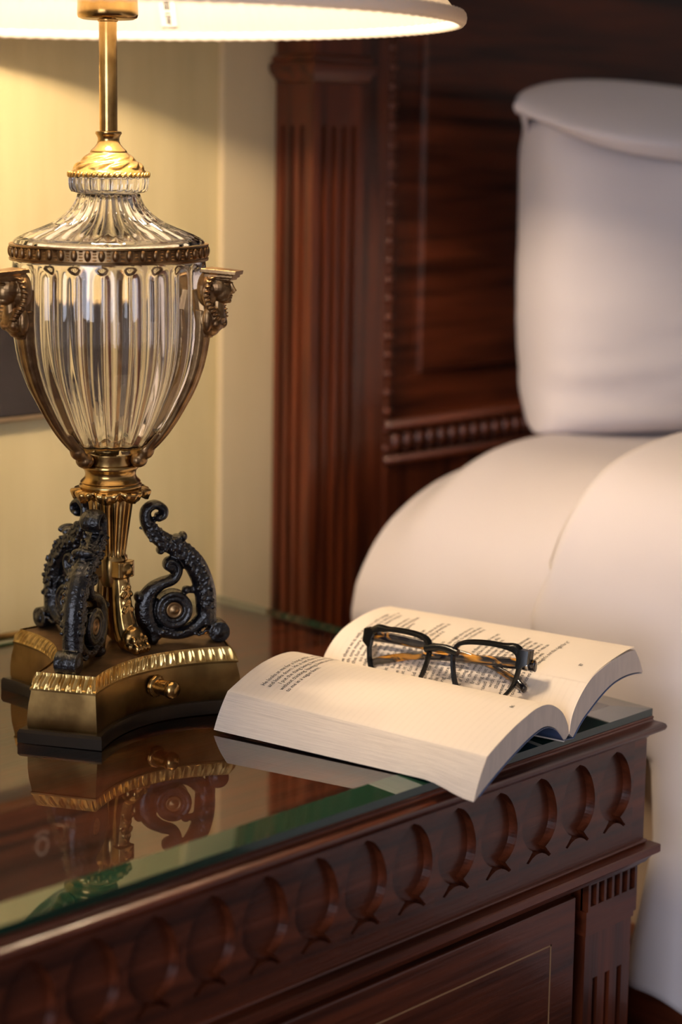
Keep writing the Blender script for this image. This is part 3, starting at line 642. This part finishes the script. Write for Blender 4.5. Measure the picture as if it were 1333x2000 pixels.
def resample(pts, n_):
    c = catmull([(a, b, 0) for a, b in pts], 8); L_ = [0]
    for a, b in zip(c, c[1:]): L_.append(L_[-1] + (b - a).length)
    out = []
    for i in range(n_):
        d = L_[-1] * i / (n_ - 1); k = 0
        while k < len(c) - 2 and L_[k + 1] < d: k += 1
        f = (d - L_[k]) / (L_[k + 1] - L_[k]); out.append(c[k].lerp(c[k + 1], max(0, min(1, f))))
    return out, L_[-1]
NS = 40
class Block:
    def __init__(b, TF, TB, LF, LB, left):
        b.tf, b.wa = resample(TF, NS); b.tb, _ = resample(TB, NS); b.lf, _ = resample(LF, NS); b.lb, _ = resample(LB, NS); b.left = left
    def top(b, i, t): return b.tf[i].lerp(b.tb[i], t / BL)
    def low(b, i, t):
        k = t / BL if not b.left else smooth_ramp(min(1, t / .034)) * .8 + .2 * t / BL
        p_ = b.lf[i].lerp(b.lb[i], k); return p_
    def page(b, arc, t):     # point on the open page, arc measured from the gutter
        x = max(0, min(1, arc / b.wa)) * (NS - 1); i = min(NS - 2, int(x)); p_ = b.top(i, t).lerp(b.top(i + 1, t), x - i); q = b.top(i + 1, t) - b.top(i, t)
        nrm = Vector((-q.y, q.x, 0)) if not b.left else Vector((q.y, -q.x, 0)); nrm.normalize()
        return p_, nrm
    def build(b, name):
        NTB, LAY = 28, 14; mb = MB(); uvs = []
        me_uv = []
        def quad(pts, uvq, mi):
            k = len(mb.v); mb.v += [tuple(p_) for p_ in pts]; mb.f.append((k, k + 1, k + 2, k + 3) if b.left else (k + 3, k + 2, k + 1, k)); mb.mi.append(mi); me_uv.extend(uvq if b.left else uvq[::-1])
        T = [BL * j / (NTB - 1) for j in range(NTB)]
        for j in range(NTB - 1):
            t0, t1 = T[j], T[j + 1]
            for i in range(NS - 1):
                P_ = lambda f, i_, t_: bp3(t_, f(i_, t_).x, f(i_, t_).y)
                a0, a1 = b.wa * i / (NS - 1), b.wa * (i + 1) / (NS - 1)
                quad([P_(b.top, i, t0), P_(b.top, i, t1), P_(b.top, i + 1, t1), P_(b.top, i + 1, t0)][::-1], [(a0, t0), (a0, t1), (a1, t1), (a1, t0)][::-1], 0)
                quad([P_(b.low, i, t0), P_(b.low, i, t1), P_(b.low, i + 1, t1), P_(b.low, i + 1, t0)], [(a0, t0), (a0, t1), (a1, t1), (a1, t0)], 0)
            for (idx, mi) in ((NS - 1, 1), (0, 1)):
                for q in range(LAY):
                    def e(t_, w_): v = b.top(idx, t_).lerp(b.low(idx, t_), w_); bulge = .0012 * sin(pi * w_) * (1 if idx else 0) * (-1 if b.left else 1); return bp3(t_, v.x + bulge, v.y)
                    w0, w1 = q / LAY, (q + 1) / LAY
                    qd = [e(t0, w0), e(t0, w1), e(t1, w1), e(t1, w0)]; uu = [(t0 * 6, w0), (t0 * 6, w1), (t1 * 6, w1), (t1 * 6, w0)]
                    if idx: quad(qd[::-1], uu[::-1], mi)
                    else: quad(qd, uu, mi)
        for t_, flip in ((0, False), (BL, True)):
            for i in range(NS - 1):
                for q in range(LAY):
                    def e2(i_, w_): v = b.top(i_, t_).lerp(b.low(i_, t_), w_); bulge = .0012 * sin(pi * w_) * (1 if i_ == NS - 1 else 0) * (-1 if b.left else 1); return bp3(t_, v.x + bulge, v.y)
                    qd = [e2(i, q / LAY), e2(i, (q + 1) / LAY), e2(i + 1, (q + 1) / LAY), e2(i + 1, q / LAY)]; uu = [(i / NS, q / LAY), (i / NS, (q + 1) / LAY), ((i + 1) / NS, (q + 1) / LAY), ((i + 1) / NS, q / LAY)]
                    if flip: qd.reverse(); uu.reverse()
                    quad(qd[::-1], uu[::-1], 2)
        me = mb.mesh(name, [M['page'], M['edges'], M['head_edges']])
        uvl = me.uv_layers.new(name='UVMap')
        for li, u_ in enumerate(me_uv): uvl.data[li].uv = u_
        bm = bmesh.new(); bm.from_mesh(me); bmesh.ops.remove_doubles(bm, verts=bm.verts, dist=1e-6); bmesh.ops.recalc_face_normals(bm, faces=bm.faces); bm.to_mesh(me); bm.free()
        me.shade_smooth(); me.set_sharp_from_angle(angle=radians(40))
        return link(name, me, book)
LB_, RB_ = Block(LTF, LTB, LLF, LLB, True), Block(RTF, RTB, RLF, RLB, False)
lo_ = LB_.build('page_block'); tag(lo_, 'thick left-hand stack of pages drooping over the table edge')
ro_ = RB_.build('page_block'); tag(ro_, 'thin right-hand stack of pages curling upwards')
# card cover running under both halves and round the spine
cv = MB(); seq = []
def cover_ring(t_):
    up_ = [(b.x, b.y - .0004) for b in (LB_.low(i, t_) for i in range(NS - 3, -1, -2))] + [(b.x, b.y - .0004) for b in (RB_.low(i, t_) for i in range(0, NS, 2))]
    up_ = [(x, z) for x, z in up_]
    return [bp3(t_, x, z) for x, z in up_] + [bp3(t_, x, z - .0004) for x, z in reversed(up_)]
cv.loft([cover_ring(-.0004 + (BL + .0008) * j / 27 if 0 < j < 27 else (-.0006 if j == 0 else BL + .0006)) for j in range(28)])
cv.build('cover', M['cover'], book, sharp=50)
# a loose top leaf lifting off the right-hand stack
lf = MB()
def leaf(u, v):
    t_ = .0005 + (BL - .001) * v; p_, nr_ = RB_.page(RB_.wa * (.35 + .655 * u), t_); k = u * u * .0016
    q = p_ + nr_ * (.00015 + k); return tuple(bp3(t_, q.x, q.y))
lf.grid(leaf, 20, 20)
lfo = lf.build('loose_leaf', M['page'], book)
uvl = lfo.data.uv_layers.new(name='UVMap')
# printing
def lay(block, lines, x_off, top_off, lead, size, name):
    mb = MB()
    for k, tx in enumerate(lines):
        if not tx: continue
        ind = 0
        if tx[0] == '>': ind = .006; tx = tx[1:]
        vs_, fs = text_mesh(tx, size)
        pts = []
        for v in vs_:
            t_ = BL - top_off - k * lead + v.y; xx = (v.x + ind) * .92
            arc = (block.wa - x_off - xx) if block.left else x_off + xx
            p_, nr_ = block.page(arc, t_)
            lift = .00022
            if not block.left: u_ = (arc / block.wa - .35) / .655; lift += (.00015 + .0016 * max(0, u_) ** 2) if u_ > 0 else 0
            q = p_ + nr_ * lift; pts.append(bp3(t_, q.x, q.y))
        mb.add(pts, fs)
    return tag(mb.build(name, M['ink'], book, smooth=False), 'lines of black print')
lay(LB_, ['He looks at me for a long while, and then he', 'and looks down. He is not there for me to be', '>I put the thing being here down in the hall', 'without thinking, having been so sure of it', 'to me in a vague form.'], .013, .018, .0045, .0042, 'printed_text')
random.seed(3)
words = 'I me the that was had been from there and then might be in to proud tonight not a for you said ignores so it down if this here went with of her last one more long it is'.split()
rl = []
for k in range(32):
    r_ = random.random(); wmax_ = 15 if r_ < .60 else random.choice((5, 8, 11))
    ln_ = ''; cap = .0
    while len(ln_) < wmax_ * 3.1: ln_ += random.choice(words) + ' '
    rl.append(('>' if r_ > .75 else '') + ln_.strip()[:46])
rl[-5:] = ['>that was the last of it, I said to her, so', 'I went from there and then it had been a', '>I might be in to her for long, it was so', "proud. There's a thing, that was", '>He ignores me. "Tonight\'s not the night for it."']
lay(RB_, rl, .0125, .0155, .00405, .0040, 'printed_text')
lay(LB_, ['86'], .052, .166, .004, .0036, 'page_number'); lay(RB_, ['87'], .052, .166, .004, .0036, 'page_number')

# ------------------------------------------------------------------ spectacles standing in the gutter
T_L, S_G = .1495, .0042
gls = root('eyeglasses', tuple(bp3(.093, S_G, .012)), 'black framed eyeglasses with tortoiseshell temples folded on the open book', 'eyeglasses')
def g3(w_, h, dpt):   # w_ from the far hinge to the near hinge, h up, dpt towards the right-hand page
    lean = .22; curve = 3.0 * (w_ - .0592) ** 2 * .25
    return bp3(T_L - w_, S_G + dpt + (h - .015) * lean + curve, .0157 + .030 * w_ + h)
def lens_outline(cx, flip):
    # rounded rectangle, wider at the top; flip = nose side on the left
    pts = [(-.0215, .0205), (-.0190, .0262), (-.0110, .0283), (.0, .0289), (.0120, .0281), (.0190, .0258), (.0212, .0205), (.0200, .0120), (.0165, .0030), (.0080, -.0018), (-.0020, -.0022), (-.0120, -.0004), (-.0185, .0060), (-.0210, .0140)]
    if flip: pts = [(-x, z) for x, z in reversed(pts)]
    return [(cx + p_.x, p_.y) for p_ in catmull([(x, z, 0) for x, z in pts], 5, True)]
LC1, LC2 = .0286, .0898
lensL, lensR = lens_outline(LC1, False), lens_outline(LC2, True)
def offset_loop(loop, cx, cz, d):
    out = []
    n_ = len(loop)
    for i in range(n_):
        a, b = Vector(loop[i - 1]), Vector(loop[(i + 1) % n_]); t_ = (b - a).normalized(); nn_ = Vector((t_.y, -t_.x)); p_ = Vector(loop[i])
        if (p_ + nn_ - Vector((cx, cz))).length < (p_ - nn_ - Vector((cx, cz))).length: nn_ = -nn_
        dd = d(p_) if callable(d) else d
        out.append(tuple(p_ + nn_ * dd))
    return out
def rim(loop, cx, mb, outer_side):
    def wd(p_):
        k = smooth_ramp((p_.y - .016) / .012); side = smooth_ramp(((p_.x - cx) * outer_side - .008) / .012)
        return .0019 + .0006 * k + .0024 * k * side
    out = offset_loop(loop, cx, .015, wd); n_ = len(loop); D0, D1 = -.0018, .0018
    mid_o = [((a[0] + b[0] * 3) / 4, (a[1] + b[1] * 3) / 4) for a, b in zip(loop, out)]
    for (r0, d0, r1, d1) in ((loop, D1, loop, D0), (loop, D0, mid_o, D0 - .0003), (mid_o, D0 - .0003, out, D0 + .0008), (out, D0 + .0008, out, D1), (out, D1, loop, D1)):
        b = mb.add([g3(x, z, d0) for x, z in r0] + [g3(x, z, d1) for x, z in r1], [])
        for i in range(n_): mb.f.append((b + i, b + (i + 1) % n_, b + n_ + (i + 1) % n_, b + n_ + i)); mb.mi.append(0)
fm = MB(); rim(lensL, LC1, fm, -1); rim(lensR, LC2, fm, 1)
# bridge and end pieces
br = [(.0478, .0218), (.0520, .0228), (.0560, .0236), (.0592, .0238), (.0624, .0236), (.0664, .0228), (.0706, .0218)]
fm.tube([g3(x, z, 0) for x, z in br], [.0026, .0026, .0024, .0023, .0024, .0026, .0026], 12)
for sgn, x0 in ((-1, LC1 - .0215), (1, LC2 + .0215)):
    fm.loft([[g3(x0 + sgn * a, z, d) for z, d in ((.0178, -.0021), (.0178, .0020), (.0290, .0020), (.0290, -.0021))] for a in (-.0005, .0018)] + [[g3(x0 + sgn * .0062, z, d) for z, d in ((.0205, -.0012), (.0205, .0022), (.0282, .0022), (.0282, -.0012))]])
    fm.loft([[g3(x0 + sgn * .0062 - sgn * a, z, d) for z, d in ((.0208, .0012), (.0208, .0065), (.0278, .0065), (.0278, .0012))] for a in (0, .0030)])
bmx = fm.mesh('front_frame', M['acetate']); bm = bmesh.new(); bm.from_mesh(bmx); bmesh.ops.remove_doubles(bm, verts=bm.verts, dist=2e-6); bmesh.ops.recalc_face_normals(bm, faces=bm.faces); bm.to_mesh(bmx); bm.free(); bmx.shade_smooth(); bmx.set_sharp_from_angle(angle=radians(45))
link('front_frame', bmx, gls)
for lp, cx in ((lensL, LC1), (lensR, LC2)):
    lm = MB(); lm.add([g3(x, z, 0) for x, z in lp] + [g3(cx, .015, -.0008)], [(i, (i + 1) % len(lp), len(lp)) for i in range(len(lp))]); lm.build('lens', M['lens'], gls)
def temple(pts, ws, name):
    tb = MB(); c = catmull([tuple(bp3(*p_)) for p_ in pts], 6)
    wv = [lerp_table([(i, w_) for i, w_ in enumerate(ws)], q / 6) for q in range(len(c))]
    rings = []
    for i, p_ in enumerate(c):
        t_ = (c[min(i + 1, len(c) - 1)] - c[max(i - 1, 0)]).normalized(); side = BN.copy(); u_ = t_.cross(side).normalized(); side = u_.cross(t_).normalized(); r_ = wv[i]
        rings.append([p_ + u_ * (r_ * cos(a)) + side * (.0016 * sin(a)) for a in (2 * pi * q / 12 for q in range(12))])
    tb.loft(rings); o_ = tb.build(name, M['tortoise'], gls); return o_
ta = temple([(0.152, 0.015, 0.0374), (0.1455, 0.0175, 0.0374), (0.1255, 0.019, 0.0372), (0.0955, 0.02, 0.0357), (0.0695, 0.019, 0.0334), (0.0535, 0.0155, 0.0302), (0.0425, 0.012, 0.0274), (0.0335, 0.0083, 0.0237)], [.0036, .0036, .0034, .0028, .0024, .0024, .0028, .0022], 'temple')
tb_ = temple([(0.0303, 0.0147, 0.0374), (0.0355, 0.0157, 0.0372), (0.0535, 0.0163, 0.0357), (0.0795, 0.0165, 0.0337), (0.1015, 0.016, 0.0317), (0.1185, 0.014, 0.0294), (0.1325, 0.0105, 0.026), (0.1435, 0.008, 0.0227)], [.0036, .0036, .0034, .0028, .0024, .0024, .0028, .0022], 'temple')
for t_ in (.1465, .0355): MB().tube([tuple(bp3(t_, .0135, .0345)), tuple(bp3(t_, .0135, .0395))], .0011, 10).build('hinge', M['steel'], gls)

# ------------------------------------------------------------------ black switch plate on the wall
sw = root('switch_plate', (-.18, WALL, .1859), 'black glass wall switch plate with a grey icon behind the lamp', 'switch')
MB().box(-.252, -.094, WALL - .010, WALL - .0015, .1468, .2292).build('plate', M['switch'], sw, smooth=False, bevel=.0015)
MB().box(-.2535, -.0925, WALL - .0075, WALL, .1432, .2306).build('backing_frame', M['champagne'], sw, smooth=False, bevel=.001)
cz, yy = .1775, WALL - .0103
for cx in (-.1365, -.1125):
    ic = MB()
    ic.add([(cx + r_ * cos(2 * pi * k / 32), yy, cz + .002 + r_ * sin(2 * pi * k / 32) * 1.25) for r_ in (.0060, .0042) for k in range(32)], [(k, (k + 1) % 32, 32 + (k + 1) % 32, 32 + k) for k in range(32)])
    ic.add([(cx + r_ * cos(pi + pi * k / 16), yy, cz - .0062 + r_ * .55 * sin(pi + pi * k / 16)) for r_ in (.0066, .0040) for k in range(17)], [(k, k + 1, 17 + k + 1, 17 + k) for k in range(16)])
    ic.build('icon', M['icon'], sw, smooth=False)

# ------------------------------------------------------------------ bed
bed = root('bed', (.95, -.7, FLOOR), 'mahogany bed with a carved panelled headboard and fluted posts', 'bed')
XB0, XB1, PY = .1004, 1.86, .4105
def post(x0):
    x1 = x0 + .0575; y0, y1 = PY, WALL - .007; pm = MB()
    zt, zb = .358, -.30
    nf = 4; pit = (.0575 - .012) / nf; fwid = pit * .55
    # front face with sunk flutes, and the same on the side towards the nightstand
    pm.box(x0 + .004, x1, y0 + .004, y1, FLOOR, .60)
    e = x0
    fl = [(x0 + .006 + pit * (k + .22), x0 + .006 + pit * (k + .22) + fwid) for k in range(nf)]
    for a, b in fl + [(x1, None)]:
        pm.box(e, a, y0, y0 + .004, zb, zt); e = b
    pm.box(x0, x1, y0, y0 + .004, zt, .60); pm.box(x0, x1, y0, y0 + .004, FLOOR, zb)
    ln = y1 - y0 - .004; pt = (ln - .006) / 3; e = y0 + .004
    fl2 = [(y0 + .007 + pt * (k + .2), y0 + .007 + pt * (k + .2) + pt * .5) for k in range(3)]
    for a, b in fl2 + [(y1, None)]:
        pm.box(x0, x0 + .004, e, a, zb, zt); e = b
    pm.box(x0, x0 + .004, y0 + .004, y1, zt, .60); pm.box(x0, x0 + .004, y0 + .004, y1, FLOOR, zb)
    o_ = pm.build('headboard_post', M['wood_z'], bed, smooth=False)
    c = MB(); rect_loop(c, x0, x1, y0, y1 - .004, [(0, .4135), (.003, .4130), (.0050, .4100), (.0040, .4075), (.0068, .4062), (.0075, .4035), (.0066, .4000), (.0040, .3965), (.0030, .3940), (.0012, .3915), (0, .3910)]); c.build('capital_moulding', M['wood_x'], o_, sharp=50)
    t = MB(); rect_loop(t, x0, x1, y0, y1 - .004, [(-.02, .632), (.010, .630), (.014, .620), (.010, .608), (0, .600)]); t.build('post_cap', M['wood_x'], o_, sharp=50)
post(XB0); post(XB1 - .0575)
hx0, hx1 = XB0 + .0575, XB1 - .0575
hb = MB().box(hx0, hx0 + .040, .4185, .452, -.010, .62).box(hx1 - .040, hx1, .4185, .452, -.010, .62).box(hx0 + .040, hx1 - .040, .4185, .452, -.010, .078).box(hx0 + .040, hx1 - .040, .4185, .452, .560, .62)
hb.build('headboard_frame', M['wood_z'], bed, smooth=False, bevel=.003)
MB().box(hx0 + .040, hx1 - .040, .432, .452, .078, .56).build('headboard_panel', M['wood_x'], bed, smooth=False)
rp = MB(); rect_loop(rp, hx0 + .092, hx1 - .092, .0, .0, [(0, 0)]) if False else None
px0, px1, pz0, pz1 = hx0 + .092, hx1 - .092, .150, .52
rm = MB(); rm.loft([[(px0, .432, pz0), (px1, .432, pz0), (px1, .432, pz1), (px0, .432, pz1)], [(px0 + .002, .4275, pz0 + .002), (px1 - .002, .4275, pz0 + .002), (px1 - .002, .4275, pz1 - .002), (px0 + .002, .4275, pz1 - .002)]]); rm.build('raised_field', M['wood_x'], bed, smooth=False)
gr = MB(); e = .0016
for q in ((px0 - e * 2, px1 + e * 2, pz0 - e * 2, pz0), (px0 - e * 2, px1 + e * 2, pz1, pz1 + e * 2), (px0 - e * 2, px0, pz0, pz1), (px1, px1 + e * 2, pz0, pz1)): gr.box(q[0], q[1], .4314, .434, q[2], q[3])
gr.build('field_line', M['wood_x'], bed, smooth=False)
# carved bead strings framing the panel: long and short turned beads
def bead_run(p0, p1):
    mb = MB(); p0, p1 = Vector(p0), Vector(p1); L_ = (p1 - p0).length; d = (p1 - p0).normalized(); x = .004; k = 0
    mb.tube([p0, p1], .0030, 8)
    R_ = Vector((0, 0, 1)).rotation_difference(d).to_matrix()
    while x < L_ - .004:
        ln_ = .0092 if k % 2 == 0 else .0034
        mb.ball(p0 + d * (x + ln_ / 2), (.0058, .0058, ln_ * .55), 10, 7, rot=R_); x += ln_ + .0016; k += 1
    mb.build('bead_moulding', M['wood_x'] if False else M['wood_z'], bed)
bx_ = hx0 + .0445
bead_run((bx_, .4225, .082), (bx_, .4225, .556)); bead_run((hx1 - .0445, .4225, .082), (hx1 - .0445, .4225, .556)); bead_run((bx_, .4225, .556), (hx1 - .0445, .4225, .556))
lowm = MB().box(hx0 + .040, hx1 - .040, .412, .434, .1075, .1140).box(hx0 + .040, hx1 - .040, .414, .434, .078, .084)
k = 0; x = hx0 + .046
while x < hx1 - .05:
    lowm.ball((x + .006, .420, .0955), (.0062, .0080, .0105), 10, 7); x += .0145
lowm.build('gadroon_moulding', M['wood_x'], bed)
MB().box(hx0, hx1, .436, .452, FLOOR + .15, -.010).build('lower_board', M['wood_x'], bed, smooth=False)
MB().box(.098, .128, -1.75, .4105, -.40, -.208).build('side_rail', M['wood_y'], bed, smooth=False, bevel=.004)
MB().box(1.81, 1.84, -1.75, .4105, -.40, -.208).build('side_rail', M['wood_y'], bed, smooth=False, bevel=.004)
MB().box(.098, 1.84, -1.79, -1.75, -.46, -.15).build('foot_rail', M['wood_x'], bed, smooth=False, bevel=.004)
for xx in (.10, 1.78): MB().box(xx, xx + .06, -1.79, -1.73, FLOOR, -.12).build('leg', M['wood_z'], bed, smooth=False, bevel=.006)
MB().box(.128, 1.81, -1.75, .4105, -.33, -.30).build('slat_base', M['wood_y'], bed, smooth=False)

# mattress under its fitted sheet
mt = MB()
HEADC = [(.110, -.046), (.098, -.044), (.090, -.036), (.085, -.015), (.096, .020), (.118, .055), (.150, .083), (.190, .103), (.240, .112), (.32, .113)]
MIDC = [(.110, -.046), (.098, -.044), (.092, -.036), (.090, -.010), (.092, .035), (.102, .068), (.126, .092), (.170, .106), (.240, .110), (.32, .111)]
HC = catmull([(a, b, 0) for a, b in HEADC], 5); MC = catmull([(a, b, 0) for a, b in MIDC], 5)
def matt(u, v):
    y = .346 - 2.04 * v ** 1.6; k = smooth_ramp((y - .10) / .20)
    x_ = u * 2
    if x_ <= 1: q = x_ * .9; 
    i = min(len(HC) - 2, int(min(1, u / .45) * (len(HC) - 1))); f = min(1, u / .45) * (len(HC) - 1) - i
    a = HC[i].lerp(HC[i + 1], f); b = MC[i].lerp(MC[i + 1], f); p_ = b.lerp(a, k)
    X, Z = p_.x, p_.y
    if u > .45: X = .32 + (u - .45) / .45 * 1.36; 
    if u > .90: X = 1.68 + .12 * sin((u - .90) / .10 * pi / 2); Z = Z - (Z + .046) * (1 - cos((u - .90) / .10 * pi / 2))
    e_ = smooth_ramp((.346 - y) / .05); Z = Z if Z < 0 else Z * (.72 + .28 * e_)
    wv = noise.noise((X * 9, y * 9, Z * 9)) * .004 + noise.noise((X * 3, y * 3, Z * 3)) * .005
    dent = .008 * exp(-((X - .48) / .20) ** 2 - ((y - .26) / .13) ** 2) * (1 if Z > .05 else 0)
    Z -= dent
    return (X + wv * .6 * (1 if u < .4 else 0), y, Z + wv * (1 if Z > 0 else 0))
mt.grid(matt, 110, 110)
mt.f.append(tuple([0, 109, 109 * 110 + 109, 109 * 110])); mt.mi.append(0)
dvn = MB().box(.130, 1.808, -1.73, .352, -.300, -.047).build('upholstered_base', M['divan'], bed, smooth=True, bevel=.012, segs=3, sharp=40); tag(dvn, 'beige upholstered base under the mattress')
mo = mt.build('mattress', M['linen']); tag(mo, 'mattress in a white fitted sheet with a rounded corner by the bed post', 'mattress')

# duvet
DC = catmull([(.0740, -.232, 0), (.0735, -.17, 0), (.0730, -.10, 0), (.0725, -.02, 0), (.0740, .045, 0), (.0820, .085, 0), (.1020, .112, 0), (.140, .127, 0), (.20, .135, 0), (.30, .138, 0)], 6)
EDGE = [(-.232, .060), (-.2, .056), (-.15, .047), (-.12, .042), (-.06, .044), (-.03, .085), (.01, .150), (.046, .136), (.10, .120), (.135, .112), (.15, .110)]
def duv(u, v):
    i = min(len(DC) - 2, int(min(1, u / .6) * (len(DC) - 1))); f = min(1, u / .6) * (len(DC) - 1) - i; p_ = DC[i].lerp(DC[i + 1], f); X, Z = p_.x, p_.y
    if u > .6: X = .30 + (u - .6) / .4 * 1.50
    ye = lerp_table(EDGE, Z); y = ye - (1.85 + ye) * v ** 1.7
    side = smooth_ramp((.10 - Z) / .12)
    fold = (.0055 * sin(y * 31 + 1.2) + .004 * sin(y * 57 + Z * 6)) * side * smooth_ramp((.05 - Z) / .2)
    wv = noise.noise((X * 5, y * 5, Z * 5)) * .007 * (1 - side)
    hem = .006 * sin(y * 22) * smooth_ramp((-.17 - Z) / .06)
    edge = exp(-v * 40) * .006
    roll = -.012 * exp(-v * 140)
    return (X + fold + (roll * -1 if side > .5 else 0), y, Z + wv + hem + (edge + roll if side < .5 else 0))
dv = MB(); dv.grid(duv, 120, 130); do = dv.build('duvet', M['linen'])
sm = do.modifiers.new('thick', 'SOLIDIFY'); sm.thickness = .010; sm.offset = -1
tag(do, 'white cotton duvet hanging over the bed side beside the nightstand', 'duvet')

# upright pillow with its open hem flaring at the top
pl = root('pillow', (.50, .335, .115), 'white pillow standing upright against the headboard with a flared hem', 'pillow')
PX0, PX1 = .268, .74
def pil(u, v):
    a = 2 * pi * u; z = .1135 + .2555 * v - .012 * smooth_ramp(cos(a) * .5 + .5) * (1 - v) ** 2; hw = (PX1 - PX0) / 2; cxp = (PX0 + PX1) / 2
    k = (1 - (2 * v - 1) ** 6 * .30) * (1 - .10 * (1 - v) ** 3); dy = .050 * (max(0, 1 - abs(2 * v - 1) ** 7)) ** .5 + .016
    if v > .9: dy = max(dy, .050)
    ca, sa = cos(a), sin(a); pw = .42
    X = cxp + hw * (abs(ca) ** pw) * (1 if ca > 0 else -1) * (.955 + .045 * k); Y = .318 + dy * (abs(sa) ** .75) * (1 if sa > 0 else -1)
    w_ = noise.noise((X * 7, Y * 7, z * 16)) * .008 + noise.noise((X * 5, 0, z * 60)) * .006 * (1 - v)
    Y += w_ * (1 if sa < 0 else .3); X += noise.noise((X * 4, Y * 9, z * 11)) * .005
    lean = (z - .10) * .06
    return (X, Y + lean, z)
pm = MB(); pm.grid(pil, 120, 60, True); n_ = 120
pm.f.append(tuple(reversed(range(n_)))); pm.mi.append(0); pm.f.append(tuple(59 * n_ + i for i in range(n_))); pm.mi.append(0)
pm.build('pillow_body', M['linen'], pl)
def hem(u, v):
    # sleeve end pulled over the top: lip in front, sloping back and up to the headboard
    X = PX0 - .014 + (PX1 - PX0 + .03) * u
    prof = catmull([(.262, .3330, 0), (.253, .3380, 0), (.252, .3450, 0), (.275, .3620, 0), (.310, .3800, 0), (.345, .3940, 0), (.372, .3900, 0), (.380, .3600, 0), (.378, .330, 0)], 4)
    k = v * (len(prof) - 1); i = min(len(prof) - 2, int(k)); p_ = prof[i].lerp(prof[i + 1], k - i)
    pinch = exp(-u * 16); y = p_.x * (1 - pinch) + .318 * pinch + .012 * noise.noise((X * 5, v * 3, 0)) * (1 - pinch)
    z = p_.y + .004 + pinch * (.378 - p_.y) * .8 + .006 * noise.noise((X * 6, v * 2, 4)) - .006 * smooth_ramp((u - .3) / .7) + .004 * sin(u * 9)
    return (X - .012 * pinch * sin(pi * v), y, z)
hm = MB(); hm.grid(hem, 70, 33); ho = hm.build('pillowcase_hem', M['linen'], pl)
sm = ho.modifiers.new('thick', 'SOLIDIFY'); sm.thickness = .004; sm.offset = 0
pl.rotation_euler.z = radians(-18); pl.location = (.494, .2625, .1105)
